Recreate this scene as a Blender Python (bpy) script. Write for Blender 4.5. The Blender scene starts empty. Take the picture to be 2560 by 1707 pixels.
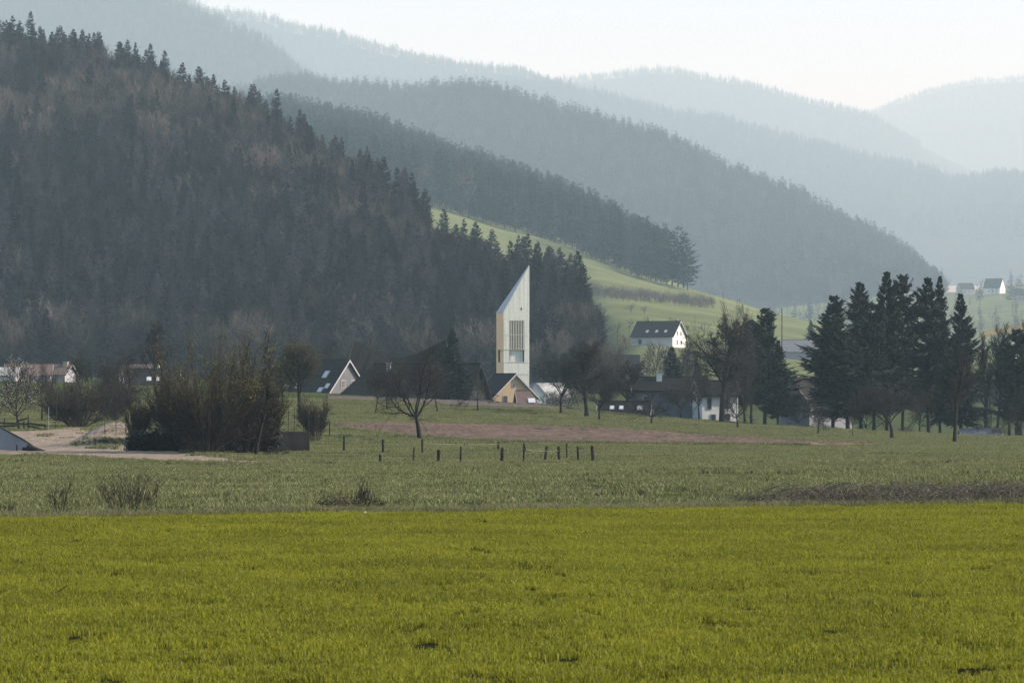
import bpy, math, random
import numpy as np
from mathutils import Vector, Matrix

# ------------------------------------------------------------------ camera, sky, sun, exposure
scene = bpy.context.scene
COL = scene.collection
FPX = 8533.0            # focal length in photo pixels (120 mm on 36 mm, 2560 px wide)
CX, CY, HOR = 1280.0, 853.5, 960.0
EYE = 3.0
PITCH = math.atan((HOR - CY) / FPX)
cam = bpy.data.cameras.new('camera')
cam.lens = 120.0; cam.sensor_width = 36.0; cam.sensor_fit = 'HORIZONTAL'
cam.clip_start = 0.5; cam.clip_end = 60000
cam.dof.use_dof = True; cam.dof.focus_distance = 420; cam.dof.aperture_fstop = 11.0
camo = bpy.data.objects.new('camera', cam); COL.objects.link(camo)
camo.location = (0, 0, EYE); camo.rotation_euler = (math.pi / 2 + PITCH, 0, 0)
scene.camera = camo

SUN_AZ, SUN_EL = math.radians(88), math.radians(31)
SUNV = Vector((math.sin(SUN_AZ) * math.cos(SUN_EL), math.cos(SUN_AZ) * math.cos(SUN_EL), math.sin(SUN_EL)))
world = bpy.data.worlds.new('World'); scene.world = world; world.use_nodes = True
wn = world.node_tree.nodes; wl = world.node_tree.links
sky = wn.new('ShaderNodeTexSky'); sky.sky_type = 'NISHITA'; sky.sun_disc = False
sky.sun_elevation = SUN_EL; sky.sun_rotation = SUN_AZ
sky.dust_density = 1.0; sky.air_density = 1.0; sky.ozone_density = 1.9
wl.new(sky.outputs[0], wn['Background'].inputs[0]); wn['Background'].inputs[1].default_value = 0.13
sun = bpy.data.lights.new('sun', 'SUN'); sun.energy = 5.0; sun.angle = math.radians(0.5); sun.color = (1.0, 0.985, 0.89)
suno = bpy.data.objects.new('sun', sun); COL.objects.link(suno)
suno.rotation_euler = SUNV.to_track_quat('Z', 'Y').to_euler(); suno.location = (200, 0, 200)
scene.view_settings.view_transform = 'Standard'; scene.view_settings.look = 'None'
scene.view_settings.gamma = 1.0; scene.view_settings.use_curve_mapping = False
scene.view_settings.exposure = 0.98
HAZE_DENSITY = 1.08e-4
HAZE_COLOR = (0.63, 0.89, 1.0)
cy = scene.cycles
cy.max_bounces = 4; cy.diffuse_bounces = 2; cy.glossy_bounces = 2; cy.transmission_bounces = 2; cy.volume_bounces = 0
cy.use_denoising = True
cy.use_adaptive_sampling = True; cy.adaptive_threshold = 0.01
try:
    cy.denoiser = 'OPENIMAGEDENOISE'; cy.denoising_prefilter = 'NONE'; cy.denoising_input_passes = 'RGB_ALBEDO_NORMAL'
except Exception:
    pass

# ------------------------------------------------------------------ helpers
def at(px, py, Y):
    """world point at distance Y (metres north) seen at photo pixel px, py"""
    vx, vz = (px - CX) / FPX, (CY - py) / FPX
    yy = math.cos(PITCH) - math.sin(PITCH) * vz
    zz = math.sin(PITCH) + math.cos(PITCH) * vz
    return np.array((vx / yy * Y, Y, EYE + zz / yy * Y))
def z_of(py, Y):
    vz = (CY - np.asarray(py, float)) / FPX
    yy = math.cos(PITCH) - math.sin(PITCH) * vz
    zz = math.sin(PITCH) + math.cos(PITCH) * vz
    return EYE + zz / yy * Y
def mpp(Y): return Y / FPX

MATS = {}
def mat(name, col, rough=0.85, var=0.25, scale=4.0, col2=None, bump=0.0, spec=0.25, transl=0.0, detail=5.0, coords='pos', metallic=0.0, island=0.0, objrand=None, stretch=None):
    if name in MATS: return MATS[name]
    m = bpy.data.materials.new(name); m.use_nodes = True
    nt = m.node_tree; N = nt.nodes; L = nt.links
    b = N['Principled BSDF']; b.inputs['Roughness'].default_value = rough
    b.inputs['Specular IOR Level'].default_value = spec; b.inputs['Metallic'].default_value = metallic
    if coords == 'pos':
        g = N.new('ShaderNodeNewGeometry'); src = g.outputs['Position']
    else:
        g = N.new('ShaderNodeTexCoord'); src = g.outputs['Object']
    no = N.new('ShaderNodeTexNoise'); no.inputs['Scale'].default_value = scale; no.inputs['Detail'].default_value = detail
    if stretch:
        mpn = N.new('ShaderNodeMapping'); mpn.inputs['Scale'].default_value = stretch; L.new(src, mpn.inputs['Vector']); src = mpn.outputs[0]
    L.new(src, no.inputs['Vector'])
    r = N.new('ShaderNodeValToRGB')
    if island:
        gg = N.new('ShaderNodeNewGeometry'); mm = N.new('ShaderNodeMix'); mm.data_type = 'FLOAT'; mm.inputs[0].default_value = island
        L.new(no.outputs['Fac'], mm.inputs[2]); L.new(gg.outputs['Random Per Island'], mm.inputs[3]); L.new(mm.outputs[0], r.inputs['Fac'])
    else: L.new(no.outputs['Fac'], r.inputs['Fac'])
    c2 = col2 if col2 else tuple(c * (1 + var) for c in col)
    c1 = tuple(c * (1 - var) for c in col) if not col2 else col
    r.color_ramp.elements[0].position = 0.32; r.color_ramp.elements[1].position = 0.68
    r.color_ramp.elements[0].color = (*c1, 1); r.color_ramp.elements[1].color = (*c2, 1)
    csock = r.outputs['Color']
    if objrand:
        oi = N.new('ShaderNodeObjectInfo'); mr = N.new('ShaderNodeMapRange'); mr.inputs['To Min'].default_value = objrand[0]; mr.inputs['To Max'].default_value = objrand[1]
        L.new(oi.outputs['Random'], mr.inputs['Value']); mq = N.new('ShaderNodeMix'); mq.data_type = 'RGBA'; mq.blend_type = 'MULTIPLY'; mq.inputs['Factor'].default_value = 1.0
        L.new(csock, mq.inputs[6]); L.new(mr.outputs[0], mq.inputs[7]); csock = mq.outputs[2]
    L.new(csock, b.inputs['Base Color'])
    if bump:
        bp = N.new('ShaderNodeBump'); bp.inputs['Strength'].default_value = bump; bp.inputs['Distance'].default_value = 0.1
        L.new(no.outputs['Fac'], bp.inputs['Height']); L.new(bp.outputs['Normal'], b.inputs['Normal'])
    if transl:
        tr = N.new('ShaderNodeBsdfTranslucent'); L.new(r.outputs['Color'], tr.inputs['Color'])
        mx = N.new('ShaderNodeMixShader'); mx.inputs[0].default_value = transl
        L.new(b.outputs[0], mx.inputs[1]); L.new(tr.outputs[0], mx.inputs[2])
        L.new(mx.outputs[0], N['Material Output'].inputs['Surface'])
    MATS[name] = m
    return m

def mesh_np(name, V, faces, material=None, smooth=False, mats=None, midx=None):
    """faces: list of (n,k) int arrays"""
    me = bpy.data.meshes.new(name)
    V = np.ascontiguousarray(V, dtype=np.float32)
    faces = [np.asarray(f, dtype=np.int32) for f in faces if len(f)]
    loops = np.concatenate([f.ravel() for f in faces]) if faces else np.zeros(0, np.int32)
    tot = np.concatenate([np.full(len(f), f.shape[1], np.int32) for f in faces]) if faces else np.zeros(0, np.int32)
    st = np.concatenate(([0], np.cumsum(tot)[:-1])).astype(np.int32) if len(tot) else tot
    me.vertices.add(len(V)); me.vertices.foreach_set('co', V.ravel())
    me.loops.add(len(loops)); me.loops.foreach_set('vertex_index', loops)
    me.polygons.add(len(tot)); me.polygons.foreach_set('loop_start', st); me.polygons.foreach_set('loop_total', tot)
    if smooth: me.polygons.foreach_set('use_smooth', np.ones(len(tot), bool))
    if mats:
        for m in mats: me.materials.append(m)
        me.polygons.foreach_set('material_index', np.asarray(midx, np.int32))
    elif material: me.materials.append(material)
    me.update(calc_edges=True); me.validate()
    return me
def obj(name, me, parent=None, loc=None, rotz=0.0, scale=None):
    o = bpy.data.objects.new(name, me); COL.objects.link(o)
    if parent is not None: o.parent = parent
    if loc is not None: o.location = loc
    if rotz: o.rotation_euler = (0, 0, rotz)
    if scale is not None: o.scale = scale
    return o
def tag(o, label=None, cat=None, group=None, kind=None):
    if label: o['label'] = label
    if cat: o['category'] = cat
    if group: o['group'] = group
    if kind: o['kind'] = kind
    return o
def thing(name, label, cat, loc=(0, 0, 0), rotz=0.0, group=None):
    o = bpy.data.objects.new(name, None); COL.objects.link(o); o.empty_display_size = 0.3
    o.location = loc; o.rotation_euler = (0, 0, rotz)
    return tag(o, label, cat, group)

class MB:
    """collects boxes, prisms and bars into one mesh"""
    def __init__(s): s.V = []; s.F = []; s.n = 0
    def add(s, V, F):
        s.V.append(np.asarray(V, float)); s.F += [[i + s.n for i in f] for f in F]; s.n += len(V); return s
    def box(s, c, d, rotz=0.0):
        x, y, z = (v / 2 for v in d)
        P = np.array([(-x,-y,-z),(x,-y,-z),(x,y,-z),(-x,y,-z),(-x,-y,z),(x,-y,z),(x,y,z),(-x,y,z)])
        if rotz:
            ca, sa = math.cos(rotz), math.sin(rotz)
            P = np.c_[P[:,0]*ca - P[:,1]*sa, P[:,0]*sa + P[:,1]*ca, P[:,2]]
        return s.add(P + np.array(c), [(0,3,2,1),(4,5,6,7),(0,1,5,4),(1,2,6,5),(2,3,7,6),(3,0,4,7)])
    def hexa(s, P):   # 8 points: bottom 4 (ccw), top 4
        return s.add(P, [(0,3,2,1),(4,5,6,7),(0,1,5,4),(1,2,6,5),(2,3,7,6),(3,0,4,7)])
    def bar(s, a, b, r, n=5, r2=None):
        a = np.array(a, float); b = np.array(b, float); t = b - a; t /= np.linalg.norm(t)
        u = np.cross(t, (0, 0, 1.0)) if abs(t[2]) < 0.95 else np.cross(t, (1.0, 0, 0)); u /= np.linalg.norm(u); v = np.cross(t, u)
        r2 = r if r2 is None else r2
        ang = np.arange(n) * 2 * math.pi / n
        c = np.cos(ang)[:, None] * u + np.sin(ang)[:, None] * v
        P = np.vstack((a + c * r, b + c * r2))
        F = [(i, (i+1) % n, n + (i+1) % n, n + i) for i in range(n)] + [tuple(range(n))[::-1], tuple(range(n, 2*n))]
        return s.add(P, F)
    def slab(s, poly, nrm, th):   # polygon extruded along nrm by th
        P = np.array(poly, float); n = len(P); Q = P + np.array(nrm, float) * th
        return s.add(np.vstack((P, Q)), [tuple(range(n))[::-1], tuple(range(n, 2*n))] + [(i, (i+1) % n, n + (i+1) % n, n + i) for i in range(n)])
    def mesh(s, name, material):
        me = bpy.data.meshes.new(name)
        me.from_pydata(np.vstack(s.V).tolist(), [], s.F); me.materials.append(material); me.update(); return me
    def build(s, name, material, parent=None, **k):
        return obj(name, s.mesh(name, material), parent, **k)

class Tubes:
    def __init__(s): s.g = {}
    def add(s, nodes, radii, sides): s.g.setdefault((len(nodes), sides), []).append((nodes, radii))
    def arrays(s):
        VV, FF, off = [], [], 0
        for (k, n), lst in s.g.items():
            P = np.array([a for a, _ in lst]); R = np.array([b for _, b in lst]); B = len(P)
            T = np.gradient(P, axis=1); T /= np.linalg.norm(T, axis=2, keepdims=True) + 1e-9
            ref = np.zeros_like(T); ref[..., 0] = 1.0; ref[..., 1] = 0.37
            U = np.cross(T, ref); U /= np.linalg.norm(U, axis=2, keepdims=True) + 1e-9
            W = np.cross(T, U)
            a = np.arange(n) * 2 * math.pi / n
            ring = P[:, :, None] + R[:, :, None, None] * (np.cos(a)[:, None] * U[:, :, None] + np.sin(a)[:, None] * W[:, :, None])
            VV.append(ring.reshape(-1, 3))
            idx = off + np.arange(B * k * n).reshape(B, k, n)
            q = np.stack((idx[:, :-1], np.roll(idx, -1, 2)[:, :-1], np.roll(idx, -1, 2)[:, 1:], idx[:, 1:]), -1)
            FF.append(q.reshape(-1, 4)); off += B * k * n
        return (np.concatenate(VV), FF) if VV else (np.zeros((0, 3)), [])

def nrm(v): return v / (np.linalg.norm(v) + 1e-9)

# noise on arrays (sum of rotated sines: cheap, smooth)
def wob(x, y, s, seed=0):
    rs = np.random.default_rng(seed); o = 0
    for i in range(6):
        a = rs.uniform(0, 6.28); f = s * rs.uniform(0.6, 1.9); p = rs.uniform(0, 6.28)
        o = o + np.sin((x * math.cos(a) + y * math.sin(a)) * f + p)
    return o / 6

# ------------------------------------------------------------------ terrain shape of the valley floor
GC = np.array([-600, 0, 640, 1280, 1920, 2560, 3200.])
GD = np.array([85, 110, 150, 220, 290, 340, 400, 450, 520, 640, 800, 1050.])
GR = np.array([                                   # rows seen at those distances
    [1261]*7,
    [1205,1205,1205,1203,1200,1196,1194],
    [1172,1172,1172,1172,1169,1166,1164],
    [1126,1128,1132,1138,1140,1140,1139],
    [1068,1072,1079,1093,1109,1119,1122],
    [1034,1037,1043,1061,1092,1107,1113],
    [1002,1004,1010,1034,1073,1097,1106],
    [ 984, 985, 990,1013,1061,1091,1104],
    [ 966, 968, 977,1007,1066,1100,1114],
    [ 952, 955, 972,1010,1072,1104,1116],
    [ 944, 947, 962,1000,1060,1090,1100],
    [ 925, 925, 930, 935, 960, 980, 985]])
GZ = np.array([[float(z_of(GR[i, j], GD[i])) for j in range(len(GC))] for i in range(len(GD))])
_d = np.concatenate(([-100, 40, 70], GD, [1500, 3000, 20000])); 
_z = np.vstack((np.zeros((3, len(GC))), GZ, np.full((1, len(GC)), 2.0), np.full((1, len(GC)), -12.0), np.full((1, len(GC)), -25.0)))
def hermite(xs, Z, x):
    """cubic through rows of Z (k, m) at xs, evaluated at x -> (n, m)"""
    sl = (Z[1:] - Z[:-1]) / (xs[1:] - xs[:-1])[:, None]
    t = np.vstack((sl[:1], 0.5 * (sl[1:] + sl[:-1]), sl[-1:]))
    same = np.sign(sl[1:]) * np.sign(sl[:-1]) <= 0
    lim = 3 * np.minimum(np.abs(sl[1:]), np.abs(sl[:-1]))
    t[1:-1] = np.where(same, 0, np.sign(t[1:-1]) * np.minimum(np.abs(t[1:-1]), lim))
    i = np.clip(np.searchsorted(xs, x) - 1, 0, len(xs) - 2)
    h = xs[i + 1] - xs[i]; u = np.clip((x - xs[i]) / h, 0, 1)[:, None]; h = h[:, None]
    return ((2*u**3 - 3*u**2 + 1) * Z[i] + (u**3 - 2*u**2 + u) * h * t[i] + (-2*u**3 + 3*u**2) * Z[i+1] + (u**3 - u**2) * h * t[i+1])
def gz(X, Y, bumps=True):
    X = np.atleast_1d(np.asarray(X, float)); Y = np.atleast_1d(np.asarray(Y, float)); X, Y = np.broadcast_arrays(X, Y)
    sh = X.shape; X = X.ravel(); Y = Y.ravel()
    px = np.clip(CX + FPX * X / np.maximum(Y, 60), GC[0], GC[-1])
    cols = hermite(_d, _z, Y)                       # (n, m)
    j = np.clip(np.searchsorted(GC, px) - 1, 0, len(GC) - 2)
    u = (px - GC[j]) / (GC[j+1] - GC[j]); n = np.arange(len(px))
    g = lambda k: cols[n, np.clip(k, 0, len(GC) - 1)]
    a, b, c, d = g(j-1), g(j), g(j+1), g(j+2)
    z = b + 0.5*u*(c - a + u*(2*a - 5*b + 4*c - d + u*(3*(b - c) + d - a)))
    if bumps:
        f = np.clip((Y - 84) / 30, 0, 1) * np.clip((1000 - Y) / 300, 0, 1)
        z = z + f * (0.07 * wob(X, Y, 0.55, 3) + 0.09 * wob(X, Y, 0.16, 4))
    # earth mound beside the hedge
    mx, my = MOUND
    z = z + 1.55 * np.exp(-(((X - mx) / 3.4) ** 4 + ((Y - my) / 7.0) ** 2))
    return z.reshape(sh)
MOUND = (-27.0, 243.0)
def gpt(X, Y): return np.array((X, Y, float(gz(X, Y)[0])))
def hit(px, row, lo=36.0, hi=470.0):
    """first place on the valley floor seen at a photo pixel"""
    Y = np.linspace(lo, hi, 1500); X = (px - CX) / FPX * Y
    zr = z_of(row, Y); k = np.nonzero(gz(X, Y) >= zr)[0]
    i = k[0] if len(k) else len(Y) - 1
    return gpt(X[i], Y[i])
def hitxy(px, row): return hit(px, row)[:2]

# ------------------------------------------------------------------ materials
M_field = mat('field_soil', (0.014, 0.014, 0.006), 1.0, scale=1.2, var=0.3, bump=0.4, spec=0.0)
M_meadow = mat('meadow_ground', (0.045, 0.055, 0.018), 1.0, scale=0.35, var=0.25, bump=0.3, spec=0.0)
M_gravel = mat('gravel_surface', (0.185, 0.143, 0.104), 0.95, scale=0.9, var=0.35, detail=9.0, bump=0.6, spec=0.15)
M_soil = mat('ploughed_soil', (0.092, 0.064, 0.046), 0.95, scale=0.9, var=0.42, stretch=(0.10, 1.0, 1.0), bump=0.6, spec=0.1)
M_soil2 = mat('stubble_soil', (0.085, 0.066, 0.055), 0.95, scale=1.8, var=0.35, bump=0.8, spec=0.1)
M_floor = mat('forest_floor', (0.014, 0.013, 0.011), 0.95, scale=0.05, var=0.3, spec=0.05)
M_slope = mat('slope_meadow', (0.108, 0.122, 0.052), 1.0, scale=0.025, var=0.28, spec=0.0, detail=8.0, stretch=(0.4, 1.0, 1.0))
M_bark = mat('bark', (0.022, 0.018, 0.016), 0.9, scale=6, var=0.3, spec=0.1)
M_twig = mat('twigs', (0.026, 0.021, 0.017), 0.8, scale=2, var=0.3, spec=0.15)
M_twigpale = mat('pale_twigs', (0.050, 0.041, 0.032), 0.8, scale=1, var=0.25, spec=0.15)
M_bud = mat('spring_buds', (0.15, 0.135, 0.035), 0.7, scale=1.0, var=0.3, transl=0.4)
M_blossom = mat('blossom', (0.55, 0.52, 0.46), 0.8, scale=2.0, var=0.12, transl=0.3)
M_needle = mat('needles', (0.015, 0.023, 0.016), 0.7, scale=0.5, var=0.4, spec=0.2)
M_hillcon = mat('hill_needles', (0.021, 0.022, 0.024), 0.8, scale=0.03, var=0.35, spec=0.1, objrand=(0.12, 2.5))
M_hillcon2 = mat('hill_needles_green', (0.014, 0.028, 0.021), 0.8, scale=0.03, var=0.35, spec=0.1, objrand=(0.35, 1.8))
M_hillbare = mat('hill_twigs', (0.066, 0.053, 0.046), 0.9, scale=0.02, var=0.35, spec=0.1, objrand=(0.3, 2.1))
M_hillbark = mat('hill_bark', (0.050, 0.042, 0.036), 0.9, scale=0.5, var=0.3, spec=0.1)
M_grass = mat('young_grass', (0.085, 0.096, 0.005), 0.6, scale=0.35, col2=(0.31, 0.305, 0.022), spec=0.2, transl=0.45, island=0.5)
M_mgrass = mat('meadow_grass', (0.054, 0.074, 0.015), 0.6, scale=0.30, stretch=(0.30, 1.0, 1.0), col2=(0.225, 0.23, 0.085), spec=0.3, transl=0.35, island=0.45)
M_dry = mat('dry_grass', (0.19, 0.155, 0.095), 0.8, scale=2.0, var=0.3, spec=0.2, transl=0.3)

# ------------------------------------------------------------------ ground
def grid_faces(nr, nc):
    i = np.arange(nr * nc).reshape(nr, nc)
    return np.stack((i[:-1, :-1], i[:-1, 1:], i[1:, 1:], i[1:, :-1]), -1).reshape(-1, 4)
def sheet(name, X, Y, Z, m, smooth=True):
    V = np.stack((X, Y, Z), -1).reshape(-1, 3)
    return obj(name, mesh_np(name, V, [grid_faces(*X.shape)], m, smooth))
Yg = np.concatenate((np.linspace(-60, 60, 10), np.geomspace(66, 480, 190), np.geomspace(490, 1100, 60), np.geomspace(1150, 21000, 30)))
ug = np.linspace(-0.30, 0.30, 261)
Xg = ug[None, :] * np.maximum(Yg, 110)[:, None]; Yg2 = np.broadcast_to(Yg[:, None], Xg.shape)
g = sheet('meadow', Xg, Yg2, gz(Xg, Yg2), M_meadow)
tag(g, 'grey-green grazed meadow of the valley floor', 'meadow', kind='structure')
EA, EB = hitxy(0, 1301)[1], hitxy(2560, 1263)[1]
def edge_y(X): return EA + (EB - EA) * (X / (0.15 * 2 * 80) + 0.5) + 0.25 * np.sin(X * 0.9) + 0.12 * np.sin(X * 2.7 + 1)
u = np.linspace(-1, 1, 160); s_ = np.linspace(0, 1, 90)
Xf = np.broadcast_to(u[None] * 32, (90, 160)); Yf = -40 + (edge_y(Xf) + 40) * s_[:, None]
g = sheet('grass_field', Xf, Yf, 0.008 + 0.008 * (1 + wob(Xf, Yf, 0.8, 9)) * np.clip((Yf - 5) / 20, 0, 1), M_field)
tag(g, 'bright yellow-green young grass field in the foreground', 'field', kind='structure')

def strip(name, front, back, m, lift, n=(80, 50), fur=0.0, fs=3.0):
    """a patch of ground between two outlines given as photo rows"""
    fx = np.array([hitxy(*p) for p in front]); bx = np.array([hitxy(*p) for p in back])
    s = np.linspace(0, 1, n[0]); 
    def res(P):
        l = np.r_[0, np.cumsum(np.linalg.norm(np.diff(P, axis=0), axis=1))]; l /= l[-1]
        return np.c_[np.interp(s, l, P[:, 0]), np.interp(s, l, P[:, 1])]
    A, B = res(fx), res(bx)
    t = np.linspace(0, 1, n[1])[:, None]
    X = A[None, :, 0] * (1 - t) + B[None, :, 0] * t; Y = A[None, :, 1] * (1 - t) + B[None, :, 1] * t
    e = np.minimum(t, 1 - t); 
    Y = Y + 0.7 * wob(X, X * 0 + 3, 0.8, 5) * (e < 0.5) * (1 - 2 * e)
    ed = np.clip(np.minimum(e * 12, 1), 0, 1)
    Z = gz(X, Y) + lift * (0.15 + 0.85 * ed) + fur * np.sin(t * n[1] * fs) * ed
    if fur: Z = Z + fur * 1.2 * np.random.default_rng(8).normal(0, 1, Z.shape) * ed
    o = sheet(name, X, Y, Z, m); tag(o, kind='structure')
    return np.vstack((A, B[::-1]))
POLYS = []
POLYS.append(strip('ploughed_field', [(838,1068),(1000,1090),(1160,1101),(1400,1108),(1700,1110),(2000,1113),(2180,1112)],
      [(838,1060),(1000,1059),(1160,1060),(1400,1067),(1700,1082),(2000,1104),(2180,1111)], M_soil, 0.10, (220, 90), 0.05, 1.1))
POLYS.append(strip('gravel_track', [(-60,1136),(100,1141),(250,1152),(450,1160),(700,1168)],
      [(-60,1120),(100,1118),(250,1122),(450,1129),(700,1160)], M_gravel, 0.07, (120, 24), 0.01))
POLYS.append(strip('earth_bank', [(-60,1120),(100,1120),(250,1123),(345,1126)],
      [(-60,1079),(100,1077),(200,1068),(345,1068)], M_gravel, 0.06, (90, 60), 0.02))
POLYS.append(strip('stubble_field', [(820,997),(1000,1004),(1150,1013),(1300,1018),(1430,1020),(1462,1025)],
      [(820,991),(1000,993),(1150,999),(1300,1005),(1430,1012),(1462,1020)], M_soil2, 0.10, (140, 30), 0.05))
def inside(P, poly):
    x, y = P[:, 0], P[:, 1]; c = np.zeros(len(P), bool); n = len(poly)
    for i in range(n):
        x1, y1 = poly[i]; x2, y2 = poly[(i+1) % n]
        k = (y1 > y) != (y2 > y)
        with np.errstate(divide='ignore', invalid='ignore'):
            c ^= k & (x < (x2 - x1) * (y - y1) / (y2 - y1 + 1e-12) + x1)
    return c

# ------------------------------------------------------------------ hills: sheets through lines of (px, row, distance)
class Hill:
    def __init__(s, lines, px0, px1, seed, rough=0.0, back=0.55, far=None):
        if far: lines = [[(a, b, far(c)) for a, b, c in l] for l in lines]
        s.px = np.linspace(px0, px1, 200); L = []
        for ln in lines:
            a = np.array(ln, float); w = np.ones(9) / 9
            sm = lambda v: np.convolve(np.pad(v, 4, 'edge'), w, 'valid')
            L.append(np.c_[sm(np.interp(s.px, a[:, 0], a[:, 1])), sm(np.interp(s.px, a[:, 0], a[:, 2]))])
        s.D = np.array([l[:, 1] for l in L]); s.Z = np.array([z_of(l[:, 0], l[:, 1]) for l in L])
        drop = (s.Z[-1] - s.Z[0]) * back + 20
        s.k = len(lines) - 1
        s.D = np.vstack((s.D, s.D[-1:] + 0.35 * (s.D[-1:] - s.D[:1]) + 120)); s.Z = np.vstack((s.Z, s.Z[-1:] - drop))
        s.seed, s.rough = seed, rough
    def pos(s, px, t):
        """t 0..k front, k..k+1 behind the ridge"""
        ts = np.arange(s.k + 2.0); i = np.clip(((px - s.px[0]) / (s.px[1] - s.px[0])).astype(int), 0, len(s.px) - 1)
        Z = np.zeros(len(px)); D = np.zeros(len(px))
        j = np.clip(t.astype(int), 0, s.k); u = t - j
        su = u
        D = s.D[j, i] * (1 - u) + s.D[j + 1, i] * u; Z = s.Z[j, i] * (1 - su) + s.Z[j + 1, i] * su
        X = (px - CX) / FPX * D
        if s.rough: Z = Z + s.rough * wob(X, D, 2.2 / (s.rough * 14), s.seed) * np.clip(t * 2, 0, 1)
        return np.stack((X, D, Z), -1)
    def build(s, name, m, label):
        t = np.linspace(0, s.k + 1, 26 * (s.k + 1)); T, P = np.meshgrid(t, s.px, indexing='ij')
        V = s.pos(P.ravel(), T.ravel())
        o = obj(name, mesh_np(name, V, [grid_faces(*P.shape)], m, True))
        return tag(o, label, 'hill', kind='structure')
    def scatter(s, rng, n, px0, px1, t0, t1):
        px = rng.uniform(px0, px1, n * 6); t = rng.uniform(t0, t1, n * 6)
        e = 4.0
        a = s.pos(px, t); b = s.pos(px + e, t); c = s.pos(px, np.minimum(t + 0.02, s.k + 1))
        A = np.abs((b - a)[:, 0] * (c - a)[:, 1] - (b - a)[:, 1] * (c - a)[:, 0])
        k = rng.choice(len(px), n, replace=False, p=A / A.sum())
        return px[k], t[k], a[k]
HILLS = {}
def ln(pts, d=None, dr=0.0): return [(p[0], p[1] + dr, p[2] if d is None else d) for p in pts]
h = HILLS['near'] = Hill([
    [(-500, 975, 1030), (1600, 975, 1030)],
    [(-500, 560, 1480), (0, 580, 1480), (500, 640, 1420), (1000, 770, 1280), (1300, 835, 1170), (1400, 868, 1130), (1470, 900, 1090), (1600, 922, 1070)],
    [(-500, 150, 1950), (0, 190, 1900), (250, 215, 1850), (360, 262, 1820), (460, 318, 1780), (640, 398, 1700), (830, 482, 1600), (1000, 590, 1500), (1130, 714, 1400), (1300, 772, 1300), (1400, 800, 1210), (1450, 862, 1160), (1500, 905, 1110), (1600, 920, 1090)]],
    -500, 1600, 1, 5, far=lambda d: 860 + (d - 1030) * 0.506)
h.build('hill', M_floor, 'dark wooded hill close behind the village on the left')
h = HILLS['second'] = Hill([
    [(600, 900, 1600), (1380, 935, 1500), (1480, 945, 1150), (1560, 948, 960), (2700, 948, 960)],
    [(600, 760, 1680), (1380, 700, 1680), (1480, 770, 1400), (1600, 830, 1250), (1800, 852, 1250), (2040, 885, 1250), (2700, 930, 1250)],
    [(600, 440, 1750), (1000, 500, 1750), (1130, 540, 1750), (1250, 577, 1750), (1400, 618, 1750), (1560, 688, 1700), (1640, 712, 1680), (1740, 732, 1660), (1900, 782, 1620), (2040, 812, 1600), (2200, 852, 1550), (2700, 925, 1400)],
    [(600, 325, 2300), (700, 325, 2300), (900, 362, 2300), (1100, 437, 2300), (1300, 505, 2250), (1400, 545, 2200), (1500, 592, 2150), (1560, 630, 2100), (1640, 690, 2000), (1740, 735, 1900), (1900, 785, 1850), (2040, 818, 1800), (2200, 856, 1750), (2700, 930, 1600)]],
    600, 2700, 2, 2, far=lambda d: d if d < 1260 else 1260 + (d - 1260) * 1.8)
h.build('hill', M_slope, 'second hill with a green meadow below dark blue-green conifers')
h = HILLS['slope'] = Hill([
    [(1700, 900, 1800), (3000, 880, 1800)],
    [(1700, 830, 2700), (1900, 775, 2700), (2100, 748, 2700), (2350, 725, 2700), (2560, 712, 2700), (3000, 700, 2700)]],
    1700, 3000, 3, 3, far=lambda d: d * 1.5)
h.build('hill', M_slope, 'pale hazy meadow slope with farmhouses at the right edge')
T3 = [(400,240),(600,215),(700,190),(760,182),(830,192),(880,208),(960,203),(1000,215),(1060,195),(1180,197),(1250,222),(1330,245),(1400,252),(1480,282),(1600,314),(1700,352),(1800,397),(1900,442),(2000,478),(2100,532),(2200,588),(2270,624),(2310,662),(2330,700),(2350,730),(2600,760)]
h = HILLS['third'] = Hill([
    [(400, 820, 3000), (2600, 800, 3000)],
    [(400, 560, 3500), (1400, 600, 3400), (1900, 700, 3250), (2300, 735, 3150), (2600, 780, 3100)],
    [(x, y + 46, 4400 - (x - 400) * 0.38) for x, y in T3]], 400, 2600, 4, 8, far=lambda d: d * 1.36)
h.build('hill', M_floor, 'third hill, a long hazy wooded ridge falling to the right')
T4 = [(-500,-130),(0,-80),(200,-60),(400,-20),(470,5),(550,35),(600,60),(660,85),(700,115),(750,160),(800,175),(880,200),(1200,320)]
h = HILLS['fourth'] = Hill([[(-500, 600, 4800), (1200, 640, 4800)], [(x, y + 32, 5800) for x, y in T4]], -500, 1200, 5, 12, far=lambda d: d * 1.45)
h.build('hill', M_floor, 'pale wooded hill rising to the top left behind the near hill')
T5 = [(900,150),(1300,195),(1380,192),(1440,210),(1480,205),(1500,215),(1600,245),(1700,262),(1800,277),(1900,302),(2000,327),(2100,352),(2200,385),(2300,402),(2400,430),(2440,415),(2520,412),(2560,425),(3000,500)]
h = HILLS['fifth'] = Hill([[(900, 700, 6000), (3000, 720, 6000)], [(x, y + 28, 8000) for x, y in T5]], 900, 3000, 6, 14, far=lambda d: d * 1.4)
h.build('hill', M_floor, 'long pale wooded ridge crossing behind the third hill on the right')
T6 = [(200,-120),(400,-60),(520,0),(600,22),(650,18),(700,42),(800,58),(880,78),(960,102),(1040,127),(1100,136),(1200,146),(1300,157),(1340,172),(1370,187),(1420,205),(1700,300)]
h = HILLS['sixth'] = Hill([[(200, 500, 7800), (1700, 560, 7800)], [(x, y + 30, 9500) for x, y in T6]], 200, 1700, 7, 14, far=lambda d: d * 1.3)
h.build('hill', M_floor, 'faint wooded ridge with a thin tree line under the sky')
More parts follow.
